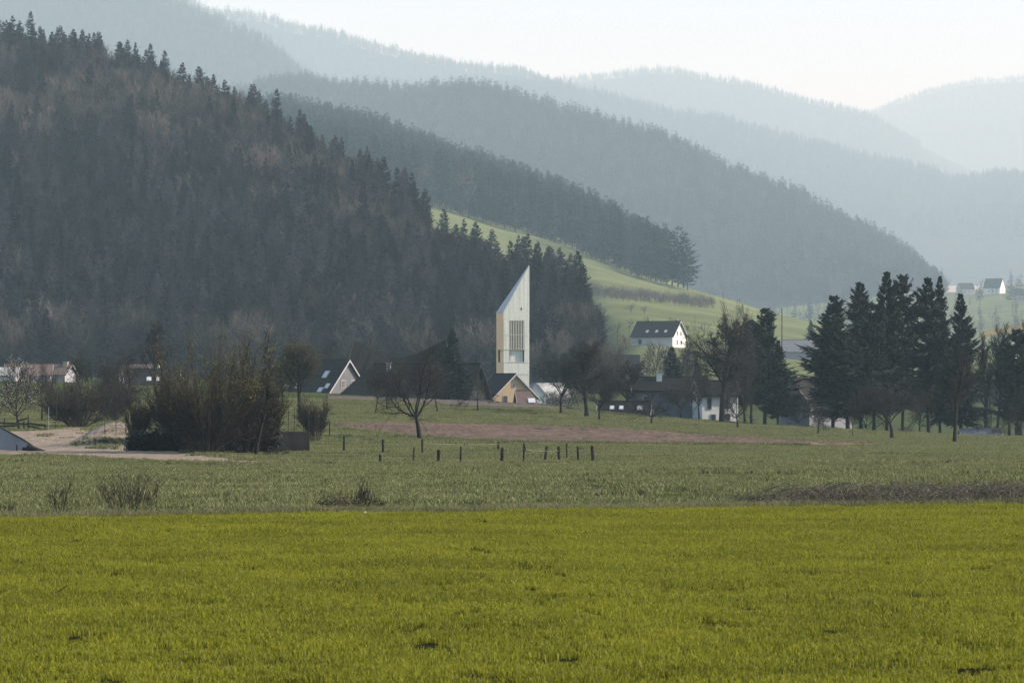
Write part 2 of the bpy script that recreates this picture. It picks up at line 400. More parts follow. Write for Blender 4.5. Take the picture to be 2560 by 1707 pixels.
T7 = [(1000,240),(1330,200),(1400,186),(1470,181),(1530,172),(1600,163),(1670,161),(1750,176),(1800,183),(1850,192),(1920,212),(2000,234),(2080,251),(2150,266),(2200,290),(2300,345),(2400,400),(2800,520)]
h = HILLS['seventh'] = Hill([[(1000, 600, 10000), (2800, 600, 10000)], [(x, y + 18, 12500) for x, y in T7]], 1000, 2800, 8, 10, far=lambda d: d * 1.25)
h.build('hill', M_floor, 'rounded pale hilltop on the skyline right of centre')
T8 = [(1700,340),(1900,330),(2100,285),(2200,265),(2260,236),(2330,213),(2420,196),(2500,188),(2560,190),(3000,165)]
h = HILLS['eighth'] = Hill([[(1700, 600, 13500), (3000, 600, 13500)], [(x, y + 13, 16500) for x, y in T8]], 1700, 3000, 9, 10, far=lambda d: d * 1.2)
h.build('hill', M_floor, 'faintest round hill on the skyline at the right edge')

# ------------------------------------------------------------------ haze
def haze():
    lo, hi = -31.0, 2020.0
    m = bpy.data.materials.new('haze_air'); m.use_nodes = True; nt = m.node_tree
    nt.nodes.remove(nt.nodes['Principled BSDF'])
    v = nt.nodes.new('ShaderNodeVolumePrincipled')
    v.inputs['Color'].default_value = (*HAZE_COLOR, 1); v.inputs['Density'].default_value = HAZE_DENSITY
    v.inputs['Anisotropy'].default_value = 0.0; v.inputs['Absorption Color'].default_value = (1, 1, 1, 1)
    nt.links.new(v.outputs[0], nt.nodes['Material Output'].inputs['Volume'])
    b = MB(); b.box((0, 11800, (lo + hi) / 2), (14000, 24000, hi - lo))
    tag(b.build('haze', m), 'pale morning haze filling the valley', 'haze', kind='stuff')
haze()

# ------------------------------------------------------------------ instanced stuff (grass, far woods)
def protos(name, meshes):
    c = bpy.data.collections.new(name)
    for i, me in enumerate(meshes):
        c.objects.link(bpy.data.objects.new('%s_%02d' % (name, i), me))
    return c
def scatter_stuff(name, label, cat, pts, var, rot, scl, col):
    me = bpy.data.meshes.new(name); me.vertices.add(len(pts)); me.vertices.foreach_set('co', np.asarray(pts, np.float32).ravel())
    for nm, ty, dat in (('variant', 'INT', np.asarray(var, np.int32)), ('spin', 'FLOAT', np.asarray(rot, np.float32)), ('size', 'FLOAT', np.asarray(scl, np.float32))):
        at_ = me.attributes.new(nm, ty, 'POINT'); at_.data.foreach_set('value', dat)
    o = obj(name, me); tag(o, label, cat, kind='stuff')
    ng = bpy.data.node_groups.new(name, 'GeometryNodeTree')
    ng.interface.new_socket('Geometry', in_out='INPUT', socket_type='NodeSocketGeometry'); ng.interface.new_socket('Geometry', in_out='OUTPUT', socket_type='NodeSocketGeometry')
    N, L = ng.nodes, ng.links
    gi, go = N.new('NodeGroupInput'), N.new('NodeGroupOutput')
    ci = N.new('GeometryNodeCollectionInfo'); ci.inputs['Collection'].default_value = col
    ci.inputs['Separate Children'].default_value = True; ci.inputs['Reset Children'].default_value = True
    ip = N.new('GeometryNodeInstanceOnPoints'); ip.inputs['Pick Instance'].default_value = True
    def attr(n, ty):
        a = N.new('GeometryNodeInputNamedAttribute'); a.data_type = ty; a.inputs['Name'].default_value = n; return a.outputs['Attribute']
    cb = N.new('ShaderNodeCombineXYZ'); L.new(attr('spin', 'FLOAT'), cb.inputs['Z'])
    L.new(gi.outputs[0], ip.inputs['Points']); L.new(ci.outputs[0], ip.inputs['Instance']); L.new(attr('variant', 'INT'), ip.inputs['Instance Index'])
    L.new(cb.outputs[0], ip.inputs['Rotation']); L.new(attr('size', 'FLOAT'), ip.inputs['Scale']); L.new(ip.outputs[0], go.inputs[0])
    md = o.modifiers.new('scatter', 'NODES'); md.node_group = ng
    return o

# ------------------------------------------------------------------ trees
def bare_tree(seed, H, trunk=0.28, n=(5, 9, 8, 6), ang=(48, 42, 40, 38), up=(0.10, 0.10, 0.08, 0.05), wig=0.16, ratio=(0.62, 0.5, 0.5, 0.5), r0=0.16, lean=0.0, leader=False, wid=None):
    """tapered trunk and limbs (first mesh), branches and twigs (second); returns tubes and twig tips"""
    rng = np.random.default_rng(seed); T, C = Tubes(), Tubes(); tips = []
    def path(p, d, Ln, k, upv, w):
        P = [p]; 
        for i in range(k - 1):
            d = nrm(d + rng.normal(0, w, 3) + np.array((0, 0, upv)))
            p = p + d * Ln / (k - 1); P.append(p)
        return np.array(P)
    def child_dir(d, a, az):
        u = nrm(np.cross(d, (0.31, 0.17, 0.93) if abs(d[2]) < 0.9 else (1, 0, 0))); v = np.cross(d, u)
        return nrm(d * math.cos(a) + (u * math.cos(az) + v * math.sin(az)) * math.sin(a))
    def rec(p, d, Ln, r, lv, az0):
        k = (7, 7, 5, 4, 3)[min(lv, 4)]
        P = path(p, d, Ln, k, up[min(lv, 3)] if lv else 0.0, wig * (0.35 if lv == 0 else 1.0))
        last = lv == len(n)
        tp = 0.66 if lv == 0 else (0.36 if not last else 0.4)
        R = r * (1 - (1 - tp) * np.linspace(0, 1, k))
        if lv == 0: R[0] *= 1.35
        (T if lv <= 1 else C).add(P, R, (8, 6, 4, 3, 3)[min(lv, 4)])
        if last: tips.append(P[-1]); tips.append(P[1]); return
        m = n[lv]; az = az0
        for i in range(m):
            if lv == 0 and not leader: s = 0.80 + 0.2 * (i + 1) / m
            elif lv == 0: s = 0.35 + 0.65 * (i + rng.random()) / m
            else: s = 0.22 + 0.78 * (i + rng.random() * 0.8) / m
            s = min(s, 1.0); f = s * (k - 1); j = min(int(f), k - 2); q = P[j] + (P[j+1] - P[j]) * (f - j)
            dd = nrm(P[j+1] - P[j]); az += 2.4 + rng.normal(0, 0.4)
            a = math.radians(ang[lv] * rng.uniform(0.6, 1.35)) * (1.0 if s < 0.97 else 0.5)
            l2 = (H * ratio[0] * rng.uniform(0.75, 1.1) * ((1.15 - 0.55 * s) if leader else 1)) if lv == 0 else Ln * ratio[lv] * (1.25 - 0.65 * s) * rng.uniform(0.7, 1.25)
            r2 = r * (1 - (1 - tp) * s) * (0.66 if lv == 0 else 0.64)
            rec(q, child_dir(dd, a, az), l2, max(r2, 0.013), lv + 1, rng.uniform(0, 6.28))
    tl = H * (0.85 if leader else trunk)
    rec(np.array((0, 0, -0.15)), nrm(np.array((lean, 0.02, 1.0))), tl, r0, 0, rng.uniform(0, 6.28))
    return T, C, np.array(tips)
def fit(Vs, H, wid):
    A = np.concatenate([v for v in Vs if len(v)]); top = np.percentile(A[:, 2], 99.9)
    base = A[A[:, 2] < 0.05][:, :2].mean(0) if (A[:, 2] < 0.05).any() else np.zeros(2)
    hw = np.percentile(np.hypot(A[:, 0], A[:, 1]), 93)
    k = np.array((wid / hw, wid / hw, H / top))
    return k
def leaf_tris(rng, P, size, n=1):
    """small folded leaf / bud / petal faces round points"""
    P = np.repeat(P, n, 0) + rng.normal(0, size * 1.2, (len(P) * n, 3)); m = len(P)
    a = rng.normal(0, 1, (m, 3)); a /= np.linalg.norm(a, axis=1, keepdims=True)
    b = rng.normal(0, 1, (m, 3)); b -= a * (a * b).sum(1, keepdims=True); b /= np.linalg.norm(b, axis=1, keepdims=True)
    s = size * rng.uniform(0.5, 1.3, (m, 1))
    V = np.stack((P - a * s, P + b * s * 0.5, P + a * s, P - b * s * 0.5), 1).reshape(-1, 3)
    return V, np.arange(m * 4).reshape(m, 4)
TREES = {}; DIM = {}
def tree_mesh(key, seed, H, wid, leaf=None, leafsize=0.05, leafn=1, leaffrac=1.0, mat_twig=None, lowz=0.0, **kw):
    T, C, tips = bare_tree(seed, H, **kw)
    VT, FT = T.arrays(); VC, FC = C.arrays(); k = fit([VT, VC], H, wid)
    kt = np.array((k[0], k[1], k[2]))
    def sc(V):
        V = V.copy(); f = np.clip(V[:, 2] / (H * 0.3), 0, 1)[:, None]
        V[:, :2] *= 1 + (kt[:2] - 1) * f; V[:, 2] *= kt[2]; return V
    mt = mesh_np('trunk', sc(VT), FT, M_bark, True); mc = mesh_np('crown', sc(VC), FC, mat_twig or M_twig, True); ml = None
    if leaf:
        rng = np.random.default_rng(seed + 5); tp = sc(tips); tp = tp[tp[:, 2] > lowz * H]
        tp = tp[rng.random(len(tp)) < leaffrac]
        Vl, Fl = leaf_tris(rng, tp, leafsize, leafn); ml = mesh_np('leaves', Vl, [Fl], leaf)
    DIM[key] = (H, wid); TREES[key] = (mt, mc, ml); return TREES[key]
def place_tree(key, name, label, loc, rotz=0.0, s=(1, 1, 1), cat='tree', group=None, leafname='buds'):
    t = thing(name, label, cat, loc, rotz, group); t.scale = s
    mt, mc, ml = TREES[key]
    obj('trunk', mt, t); c = obj('crown', mc, t)
    if ml: obj(leafname, ml, c)
    return t
def orchard(px, base, top, wpx, key, label, name='fruit_tree', rotz=None, d=None, group=None, **k):
    """put tree `key` with its foot at the pixel, scaled to the height and half width seen"""
    p = hit(px, base) if d is None else at(px, base, d)
    sH = (base - top) * mpp(p[1]); sW = 1.2 * wpx * mpp(p[1])
    H0, W0 = DIM[key]; w = sW / W0 * 0.5 + 0.5 * min(sW / W0, sH / H0 * 1.3) if False else sW / W0
    return place_tree(key, name, label, p, rotz if rotz is not None else (px * 1.7) % 6.28, (w, w, sH / H0), group=group, **k)

def conifer_mesh(key, seed, H, R, whorls, per, steps, trunk_r, bare=0.12, droop=0.25, shape=0.8, sp=1.0, mats=(None, None), irregular=0.25, blunt=0.0, width=0.16, split=True):
    rng = np.random.default_rng(seed)
    zs = bare + (1 - bare) * (np.arange(whorls) + rng.uniform(0, 0.8, whorls)) / whorls
    z = np.repeat(zs, per) + rng.normal(0, 0.25 / whorls, whorls * per); z = np.clip(z, bare * 0.8, 0.995)
    B = len(z); u = np.clip((z - bare) / (1 - bare), 0, 1)
    az = rng.uniform(0, 6.28, B)
    prof = (1 - u) ** shape * (0.55 + 0.45 * np.clip(u / 0.12, 0, 1)) + blunt * (1 - u ** 6) * 0.3
    side = 1 + irregular * np.sin(az * 2 + seed) * 0.5 + irregular * np.sin(az + z * 9 + seed * 2)
    l = R * prof * side * rng.uniform(0.62, 1.15, B) + 0.02 * R
    out = np.stack((np.cos(az), np.sin(az), np.zeros(B)), -1)
    z0 = z * H
    dr = droop * (1 - u) - 0.35 * u + rng.normal(0, 0.07, B)
    def bp(s):   # s (B, k) -> (B,k,3)
        p = out[:, None] * (l[:, None] * s)[..., None]
        zz = z0[:, None] + l[:, None] * (-dr[:, None] * s + 0.28 * s * s)
        p[..., 2] = zz; return p
    s = (np.arange(steps) + 0.5) / steps * 0.95 + 0.05
    S = np.broadcast_to(s, (B, steps)) + rng.uniform(-0.4, 0.4, (B, steps)) / steps
    S = np.clip(S, 0.03, 1.0)
    P = bp(S); sidev = np.cross(out, (0, 0, 1.0))
    VV = []
    for sg in (-1, 1):
        ln_ = (0.42 * l[:, None] * (1 - S) * 0.9 + 0.05 * R + 0.06 * l[:, None]) * rng.uniform(0.5, 1.4, (B, steps)) * sp
        dirv = nrm3(sidev[:, None] * sg * 0.75 + out[:, None] * 0.8 + rng.normal(0, 0.28, (B, steps, 3)) + np.array((0, 0, -0.22)))
        w = width * ln_ + 0.012 * R
        up = np.cross(dirv, rng.normal(0, 1, (B, steps, 3))); up /= np.linalg.norm(up, axis=2, keepdims=True)
        tip = P + dirv * ln_[..., None]; mid = P + dirv * (ln_ * 0.45)[..., None]
        VV.append(np.stack((P, mid + up * w[..., None], tip, mid - up * w[..., None]), 2).reshape(-1, 4, 3))
    # branch end sprays
    e = bp(np.ones((B, 1)))[:, 0]; e0 = bp(np.full((B, 1), 0.55))[:, 0]; dv = nrm3(e - e0 + rng.normal(0, 0.02, e.shape) * l[:, None]); le = 0.25 * l + 0.03 * R
    up = np.cross(dv, rng.normal(0, 1, dv.shape)); up /= np.linalg.norm(up, axis=1, keepdims=True)
    VV.append(np.stack((e0, e0 + dv * le[:, None] * 0.8 + up * (0.14 * le)[:, None], e + dv * le[:, None], e0 + dv * le[:, None] * 0.8 - up * (0.14 * le)[:, None]), 1))
    V = np.concatenate(VV); m = len(V); V = V.reshape(-1, 3)
    tr = Tubes(); k = 6; tz = np.linspace(-0.3, H * 0.985, k); wv = rng.normal(0, 0.004 * H, (k, 2)); wv[0] = 0
    tr.add(np.c_[wv, tz], trunk_r * (1 - 0.94 * np.linspace(0, 1, k)), 6)
    if split:
        for i in range(B): tr.add(bp(np.array([[0.0, 0.5, 0.95]]).repeat(B, 0))[i] if False else BPS(out[i], l[i], z0[i], dr[i]), np.array((0.022, 0.013, 0.004)) * l[i] * 0.55 + 0.004, 3)
    VT, FT = tr.arrays()
    q = np.arange(m * 4).reshape(m, 4)
    if split:
        DIM[key] = (H, R)
        TREES[key] = (mesh_np('trunk', VT, FT, mats[0] or M_bark, True), mesh_np('crown', V, [q], mats[1] or M_needle), None)
    else:
        nT = len(VT); me = mesh_np(key, np.vstack((VT, V)), FT + [q + nT], mats=[mats[0], mats[1]], midx=np.r_[np.zeros(sum(len(f) for f in FT)), np.ones(m)])
        TREES[key] = me
    return TREES[key]
def BPS(o, l, z0, dr):
    s = np.array((0.0, 0.5, 0.95)); p = o[None] * (l * s)[:, None]; p[:, 2] = z0 + l * (-dr * s + 0.28 * s * s); return p
def nrm3(a): return a / (np.linalg.norm(a, axis=-1, keepdims=True) + 1e-9)

def hill_bare(key, seed, H, R, n=420, mats=None, base=0.35):
    """broad-leaved tree in winter, seen from far: trunk, limbs and a brush of long twigs"""
    rng = np.random.default_rng(seed); tr = Tubes(); k = 5
    tr.add(np.c_[rng.normal(0, 0.01 * H, (k, 2)), np.linspace(-0.3, H * 0.75, k)], 0.018 * H * (1 - 0.75 * np.linspace(0, 1, k)), 5)
    tips = []
    for i in range(13):
        z0 = H * rng.uniform(base, 0.62); a = rng.uniform(0, 6.28); rr = R * rng.uniform(0.5, 0.95); zt = min(z0 + H * rng.uniform(0.15, 0.42), H * 0.93)
        p = np.array([(0, 0, z0), (math.cos(a) * rr * 0.55, math.sin(a) * rr * 0.55, z0 + (zt - z0) * 0.4), (math.cos(a) * rr, math.sin(a) * rr, zt)])
        tr.add(p, 0.006 * H * np.array((1, 0.6, 0.25)), 3); tips += [p[1], p[2], (p[1] + p[2]) / 2]
    tips = np.array(tips + [(0, 0, H * 0.75), (0, 0, H * 0.65)])
    P = tips[rng.integers(0, len(tips), n)] + rng.normal(0, 0.10 * R, (n, 3))
    c = np.array((0, 0, H * (base + 0.12))); d = nrm3(nrm3(P - c) + rng.normal(0, 0.35, (n, 3)) + np.array((0, 0, 0.35)))
    ln_ = H * rng.uniform(0.07, 0.17, (n, 1)); w = np.cross(d, rng.normal(0, 1, (n, 3))); w = nrm3(w) * H * 0.0042
    V = np.stack((P - w, P + w, P + d * ln_), 1).reshape(-1, 3); f = np.arange(n * 3).reshape(n, 3)
    # side twigs
    P2 = P + d * ln_ * rng.uniform(0.3, 0.8, (n, 1)); d2 = nrm3(d + rng.normal(0, 0.6, (n, 3))); w2 = nrm3(np.cross(d2, rng.normal(0, 1, (n, 3)))) * H * 0.003
    V2 = np.stack((P2 - w2, P2 + w2, P2 + d2 * ln_ * 0.7), 1).reshape(-1, 3)
    VT, FT = tr.arrays(); nT = len(VT)
    me = mesh_np(key, np.vstack((VT, V, V2)), FT + [f + nT, f + nT + len(V)], mats=list(mats), midx=np.r_[np.zeros(sum(len(x) for x in FT)), np.ones(2 * n)])
    TREES[key] = me; return me

# ------------------------------------------------------------------ woods on the hills
RNG = np.random.default_rng(11)
con_meshes = [conifer_mesh('hc%d' % i, 40 + i, 26 + 2 * (i % 3), (5.0, 5.6, 4.6, 6.0, 5.2)[i], 34, 8, 5, 0.28, bare=(0.10, 0.16, 0.25, 0.08, 0.3)[i], droop=0.35, shape=(0.8, 0.95, 0.75, 0.85, 0.7)[i], mats=(M_hillbark, M_hillcon), split=False, width=0.16, irregular=0.15, blunt=(0, 0, 0.1, 0, 0.2)[i]) for i in range(5)]
con2_meshes = [conifer_mesh('hg%d' % i, 60 + i, 26, (4.6, 5.2, 4.4)[i], 20, 6, 3, 0.28, bare=0.12, droop=0.3, shape=(0.7, 0.8, 0.6)[i], mats=(M_hillbark, M_hillcon2), split=False, width=0.26, blunt=(0.3, 0, 0.6)[i]) for i in range(3)]
bare_meshes = [hill_bare('hb%d' % i, 80 + i, 20 + 1.5 * i, 5.0 + 0.5 * (i % 3), 420, (M_hillbark, M_hillbare), base=(0.3, 0.4, 0.35, 0.45)[i]) for i in range(4)]
low_meshes = [conifer_mesh('hl%d' % i, 70 + i, 25, (4.2, 5.0, 4.6, 5.4)[i], 11, 6, 2, 0.35, bare=(0.08, 0.15, 0.3, 0.1)[i], droop=0.3, shape=(0.75, 0.9, 0.6, 0.8)[i], mats=(M_hillbark, M_hillcon), split=False, width=0.34, blunt=(0, 0, 0.6, 0.2)[i]) for i in range(4)]
lowb_meshes = [hill_bare('hlb%d' % i, 90 + i, 20, 5.5, 90, (M_hillbark, M_hillbare)) for i in range(2)]
for me in lowb_meshes: pass
C_near = protos('near_wood', con_meshes + bare_meshes)
C_green = protos('green_wood', con2_meshes + bare_meshes[:1])
C_far = protos('far_wood', low_meshes + lowb_meshes)

h = HILLS['near']
px, t, P = h.scatter(RNG, 3150, -160, 1505, 0.0, 2.06)
mix = wob(P[:, 0], P[:, 1], 0.022, 21) + 0.35 * RNG.normal(0, 1, len(P)) * 0.6 + 0.65 * np.clip(t - 1.45, 0, 1) - 0.10 * np.clip(0.9 - t, 0, 1)
iscon = mix > -0.06
size = np.where(iscon, RNG.uniform(0.50, 0.92, len(P)), RNG.uniform(0.55, 0.88, len(P)))
var = np.where(iscon, RNG.integers(0, 5, len(P)), 5 + RNG.integers(0, 4, len(P))); spin = RNG.uniform(0, 6.28, len(P))
size *= np.where(px > 1440, np.clip(1 - (px - 1440) / 160, 0.45, 1), np.where(px > 1040, 0.88, 1))
P[:, 2] -= 0.3
# the largest that show become trees of their own; the rest is the mass of the wood
score = size * 1500 / P[:, 1] * 0.8 + 0.5 * (t > 1.9) * iscon + 0.5 * (t < 0.25) + RNG.uniform(0, 0.25, len(P))
single = np.zeros(len(P), bool)
ic = np.nonzero(iscon & (px > -30) & (px < 1500))[0]; single[ic[np.argsort(-score[ic])[:250]]] = True
ib = np.nonzero(~iscon & (px > -30) & (px < 1500))[0]; single[ib[np.argsort(-score[ib])[:150]]] = True
allm = con_meshes + bare_meshes
for i in np.nonzero(single)[0]:
    sky_ = t[i] > 1.8
    if iscon[i]:
        o = obj('conifer', allm[var[i]], loc=P[i], rotz=spin[i], scale=(size[i],) * 3)
        if sky_: tag(o, 'dark conifer on the crest of the nearest wooded hill', 'conifer', 'conifers along the crest of the near hill')
        else: tag(o, 'dark conifer on the slope of the nearest wooded hill', 'conifer', 'conifers on the slope of the near hill')
    else:
        o = obj('bare_tree', allm[var[i]], loc=P[i], rotz=spin[i], scale=(size[i],) * 3)
        tag(o, 'brownish leafless tree in the wood on the nearest hill', 'tree', 'leafless trees in the near wood')
k = ~single
scatter_stuff('forest', 'mixed wood covering the dark near hill', 'forest', P[k], var[k], spin[k], size[k], C_near)

h = HILLS['second']
px, t, P = h.scatter(RNG, 2600, 560, 1665, 2.02, 3.08)
scatter_stuff('forest', 'dense blue-green conifer wood above the sloping meadow', 'forest', P, np.where(RNG.random(len(P)) < 0.96, RNG.integers(0, 3, len(P)), 3), RNG.uniform(0, 6.28, len(P)), RNG.uniform(0.95, 1.5, len(P)), C_green)
for (x_, tt, sc_) in ((1628, 2.05, 1.35), (1640, 2.12, 1.45), (1652, 2.05, 1.3), (1667, 2.04, 1.35), (1680, 2.08, 1.4), (1695, 2.03, 1.45), (1709, 2.05, 1.35), (1719, 2.02, 1.25)):
    p = h.pos(np.array([x_ * 1.0]), np.array([tt]))[0]
    tag(obj('conifer', con2_meshes[(0, 2)[int(x_) % 2]], loc=p, rotz=x_, scale=(sc_ * 1.5, sc_ * 1.5, sc_ * 0.95)), 'blue-green conifer at the lower right end of the wood above the meadow', 'conifer', 'conifers at the end of the second wood')

def far_wood(hill, n, px0, px1, t0, t1, label, smin=0.75, smax=1.7, pb=0.15, keep=None):
    px, t, P = HILLS[hill].scatter(RNG, n, px0, px1, t0, t1)
    p2, t2, P2 = HILLS[hill].scatter(RNG, n // 7, px0, px1, HILLS[hill].k - 0.06, HILLS[hill].k + 0.015)
    px, t, P = np.r_[px, p2], np.r_[t, t2], np.vstack((P, P2))
    if keep is not None:
        k = keep(px, t); px, t, P = px[k], t[k], P[k]
    v = np.where(RNG.random(len(P)) > pb, RNG.integers(0, 4, len(P)), 4 + RNG.integers(0, 2, len(P)))
    scatter_stuff('forest', label, 'forest', P, v, RNG.uniform(0, 6.28, len(P)), RNG.uniform(smin, smax, len(P)), C_far)
far_wood('third', 13000, 560, 2360, 0.35, 2.06, 'hazy grey wood on the long third ridge', pb=0.25, keep=lambda px, t: ~((t < 0.55) & (px > 1850)))
far_wood('fourth', 6000, -80, 900, 0.35, 1.05, 'pale hazy wood on the hill at the top left', pb=0.25)
far_wood('fifth', 9000, 1250, 2660, 0.35, 1.05, 'pale wood on the long ridge at the right', pb=0.15)
far_wood('sixth', 5000, 400, 1450, 0.45, 1.04, 'faint tree line on the ridge under the sky', 1.2, 1.9, pb=0.3)
far_wood('seventh', 7000, 1300, 2300, 0.5, 1.04, 'faint wood on the rounded hilltop', pb=0.15)
far_wood('eighth', 6000, 1950, 2660, 0.5, 1.04, 'faintest wood on the right-hand hill', pb=0.1)

# prominent conifers breaking the skyline of the near hill
h = HILLS['near']
for i, (x_, top) in enumerate([(-14,72),(30,38),(62,80),(84,92),(102,72),(128,96),(150,62),(172,86),(186,80),(205,72),(222,82),(240,104),(262,120),(278,138),(318,124),(341,130),(356,140),(378,140),(402,150),(420,170),(455,155),(472,182),(533,184),(561,198),(585,214),(628,210),(646,226),(664,248),(690,266),(748,310),(775,312),(806,334),(838,336),(900,370),(922,376),(960,390),(1012,416),(1030,430),(1062,470),(1110,520),(1160,545),(1190,552),(1230,570),(1296,585),(1318,582),(1345,600),(1372,612),(1405,628),(1418,660),(1436,700),(1452,742)]):
    p = h.pos(np.array([x_ + 0.0]), np.array([1.96]))[0]; H_ = float(z_of(top, p[1]) - p[2]); j = (0, 1, 3)[i % 3]; b0 = (26, 28, 26)[i % 3]
    H_ = max(H_, 9); w_ = H_ / b0 * (1.2 + 0.15 * math.sin(i * 2.3))
    tag(obj('conifer', con_meshes[j], loc=p - np.array((0, 0, 0.3)), rotz=i * 1.3, scale=(w_, w_, H_ / b0)), 'tall dark conifer breaking the skyline of the nearest wooded hill', 'conifer', 'skyline conifers of the near hill')

# ------------------------------------------------------------------ the church tower
M_silver = mat('weathered_boards', (0.57, 0.575, 0.50), 0.75, scale=3.0, var=0.10, spec=0.2, coords='obj')
M_tan = mat('larch_boards', (0.86, 0.55, 0.33), 0.8, scale=2.0, var=0.10, spec=0.2, coords='obj')
M_zinc = mat('zinc_sheet', (0.30, 0.32, 0.34), 0.5, scale=1.5, var=0.08, spec=0.4, coords='obj')
M_dark = mat('dark_void', (0.012, 0.012, 0.013), 0.9, var=0.1, spec=0.1)
M_slat = mat('slat_wood', (0.58, 0.55, 0.46), 0.7, scale=4.0, var=0.1, coords='obj')
def boards(m, f, amt, axis):
    """vertical board joints and streaks on a cladding material"""
    nt = m.node_tree; N, L = nt.nodes, nt.links; b = N['Principled BSDF']
    tc = N.new('ShaderNodeTexCoord'); mp = N.new('ShaderNodeMapping')
    mp.inputs['Scale'].default_value = (f, f, 0.12); L.new(tc.outputs['Object'], mp.inputs['Vector'])
    no = N.new('ShaderNodeTexNoise'); no.inputs['Scale'].default_value = 1.0; no.inputs['Detail'].default_value = 3.0; L.new(mp.outputs[0], no.inputs['Vector'])
    mr = N.new('ShaderNodeMapRange'); mr.inputs['From Min'].default_value = 0.35; mr.inputs['From Max'].default_value = 0.65; mr.inputs['To Min'].default_value = 1 - amt; mr.inputs['To Max'].default_value = 1 + amt * 0.5
    L.new(no.outputs['Fac'], mr.inputs['Value'])
    src = b.inputs['Base Color'].links[0].from_socket
    mx = N.new('ShaderNodeMix'); mx.data_type = 'RGBA'; mx.blend_type = 'MULTIPLY'; mx.inputs['Factor'].default_value = 1.0
    L.new(src, mx.inputs[6]); L.new(mr.outputs[0], mx.inputs[7]); L.new(mx.outputs[2], b.inputs['Base Color'])
    bp = N.new('ShaderNodeBump'); bp.inputs['Strength'].default_value = 0.5; bp.inputs['Distance'].default_value = 0.03
    L.new(no.outputs['Fac'], bp.inputs['Height']); L.new(bp.outputs['Normal'], b.inputs['Normal'])
boards(M_silver, 6.0, 0.20, 0); boards(M_tan, 4.0, 0.10, 0)
TD = 640.0; mp_ = mpp(TD); TA = math.radians(15.7); TW = 66.5 * mp_
corner = at(1259, 1015, TD)
tw = thing('church_tower', 'tall pale timber-clad church tower with slanting pointed top', 'tower', corner, TA)
# local axes: x along the right (broad) face, y along the left face, z up; origin at the near corner
zr = lambda row: (1015 - row) * mp_
rows = [1015, 964.5, 935, 905.5, 874, 837, 800.5]
zt, za = zr(781.5), zr(663)
MB().box((TW/2, TW/2, (zr(802)-3)/2), (TW-1.1, TW-1.1, zr(802)+3)).build('core', M_dark, tw)
uv = lambda px: (px - 1259) / 63.5 * TW
LX0, LX1 = uv(1273), uv(1310)
gap = 0.05
for i in range(6):
    z0, z1 = zr(rows[i]) + (gap if i else -3), zr(rows[i + 1])
    if rows[i + 1] in (874, 837, 800.5):    # storeys with the louvre / recess opening
        MB().box((LX0/2, 0.03, (z0+z1)/2), (LX0, 0.12, z1-z0)).build('cladding_panel', M_silver, tw)
        MB().box(((LX1+TW)/2, 0.03, (z0+z1)/2), (TW-LX1, 0.12, z1-z0)).build('cladding_panel', M_silver, tw)
    else:
        MB().box((TW/2, 0.03, (z0+z1)/2), (TW, 0.12, z1-z0)).build('cladding_panel', M_silver, tw)
    # left face
    if rows[i + 1] == 874:
        a0, a1 = TW * 0.02, TW * 0.78
        MB().box((0.03, a0/2, (z0+z1)/2), (0.12, a0, z1-z0)).build('cladding_panel', M_tan, tw)
        MB().box((0.03, (a1+TW)/2, (z0+z1)/2), (0.12, TW-a1, z1-z0)).build('cladding_panel', M_tan, tw)
        MB().box((0.30, (a0+a1-0.5)/2, (z0+z1)/2), (0.10, a1-a0-0.5, z1-z0)).build('recessed_panel', M_tan, tw)
    else:
        w1 = TW * 0.30
        MB().box((0.03, w1/2, (z0+z1)/2), (0.12, w1 - 0.03, z1-z0)).build('cladding_panel', M_tan, tw)
        MB().box((0.03, (w1+TW)/2, (z0+z1)/2), (0.12, TW-w1-0.03, z1-z0)).build('cladding_panel', M_tan, tw)
    for y_ in (TW - 0.03,): MB().box((TW/2, y_, (z0+z1)/2), (TW-0.14, 0.12, z1-z0)).build('cladding_panel', M_silver, tw)
    MB().box((TW-0.03, TW/2 + 0.05, (z0+z1)/2), (0.12, TW-0.10, z1-z0)).build('cladding_panel', M_silver, tw)
    if i: # drip board between storeys
        d = MB(); d.box((TW/2, -0.035, zr(rows[i])+gap/2), (TW+0.22, 0.11, 0.07)); d.box((-0.035, TW/2, zr(rows[i])+gap/2), (0.11, TW+0.1, 0.07)); d.box((TW+0.035, TW/2, zr(rows[i])+gap/2), (0.11, TW+0.1, 0.07))
        d.build('drip_board', M_silver, tw)
# recessed panel under the louvre
MB().box(((LX0+LX1)/2, 0.42, (zr(905.5)+zr(874))/2), (LX1-LX0+0.02, 0.1, zr(874)-zr(905.5))).build('recessed_panel', M_silver, tw)
fr = MB(); fr.box((LX0+0.04, 0.2, (zr(905.5)+zr(800.5))/2), (0.08, 0.42, zr(800.5)-zr(905.5))); fr.box((LX1-0.04, 0.2, (zr(905.5)+zr(800.5))/2), (0.08, 0.42, zr(800.5)-zr(905.5)))
fr.box(((LX0+LX1)/2, 0.2, zr(874)), (LX1-LX0-0.17, 0.42, 0.12)); fr.build('reveal', M_dark, tw)
for i in range(9):                                   # louvre slats
    x_ = LX0 + 0.16 + (LX1 - LX0 - 0.32) * i / 8
    MB().box((x_, 0.04, (zr(873)+zr(801.5))/2), (0.11, 0.16, zr(801.5)-zr(873))).build('louvre_slat', M_slat, tw)
MB().box(((LX0+LX1)/2, 0.16, zr(837)), (LX1-LX0-0.1, 0.06, 0.14)).build('louvre_rail', M_dark, tw)
MB().box((uv(1283), -0.035, (zr(962)+zr(936))/2), (0.16, 0.03, zr(936)-zr(962))).build('slot_door', M_dark, tw)
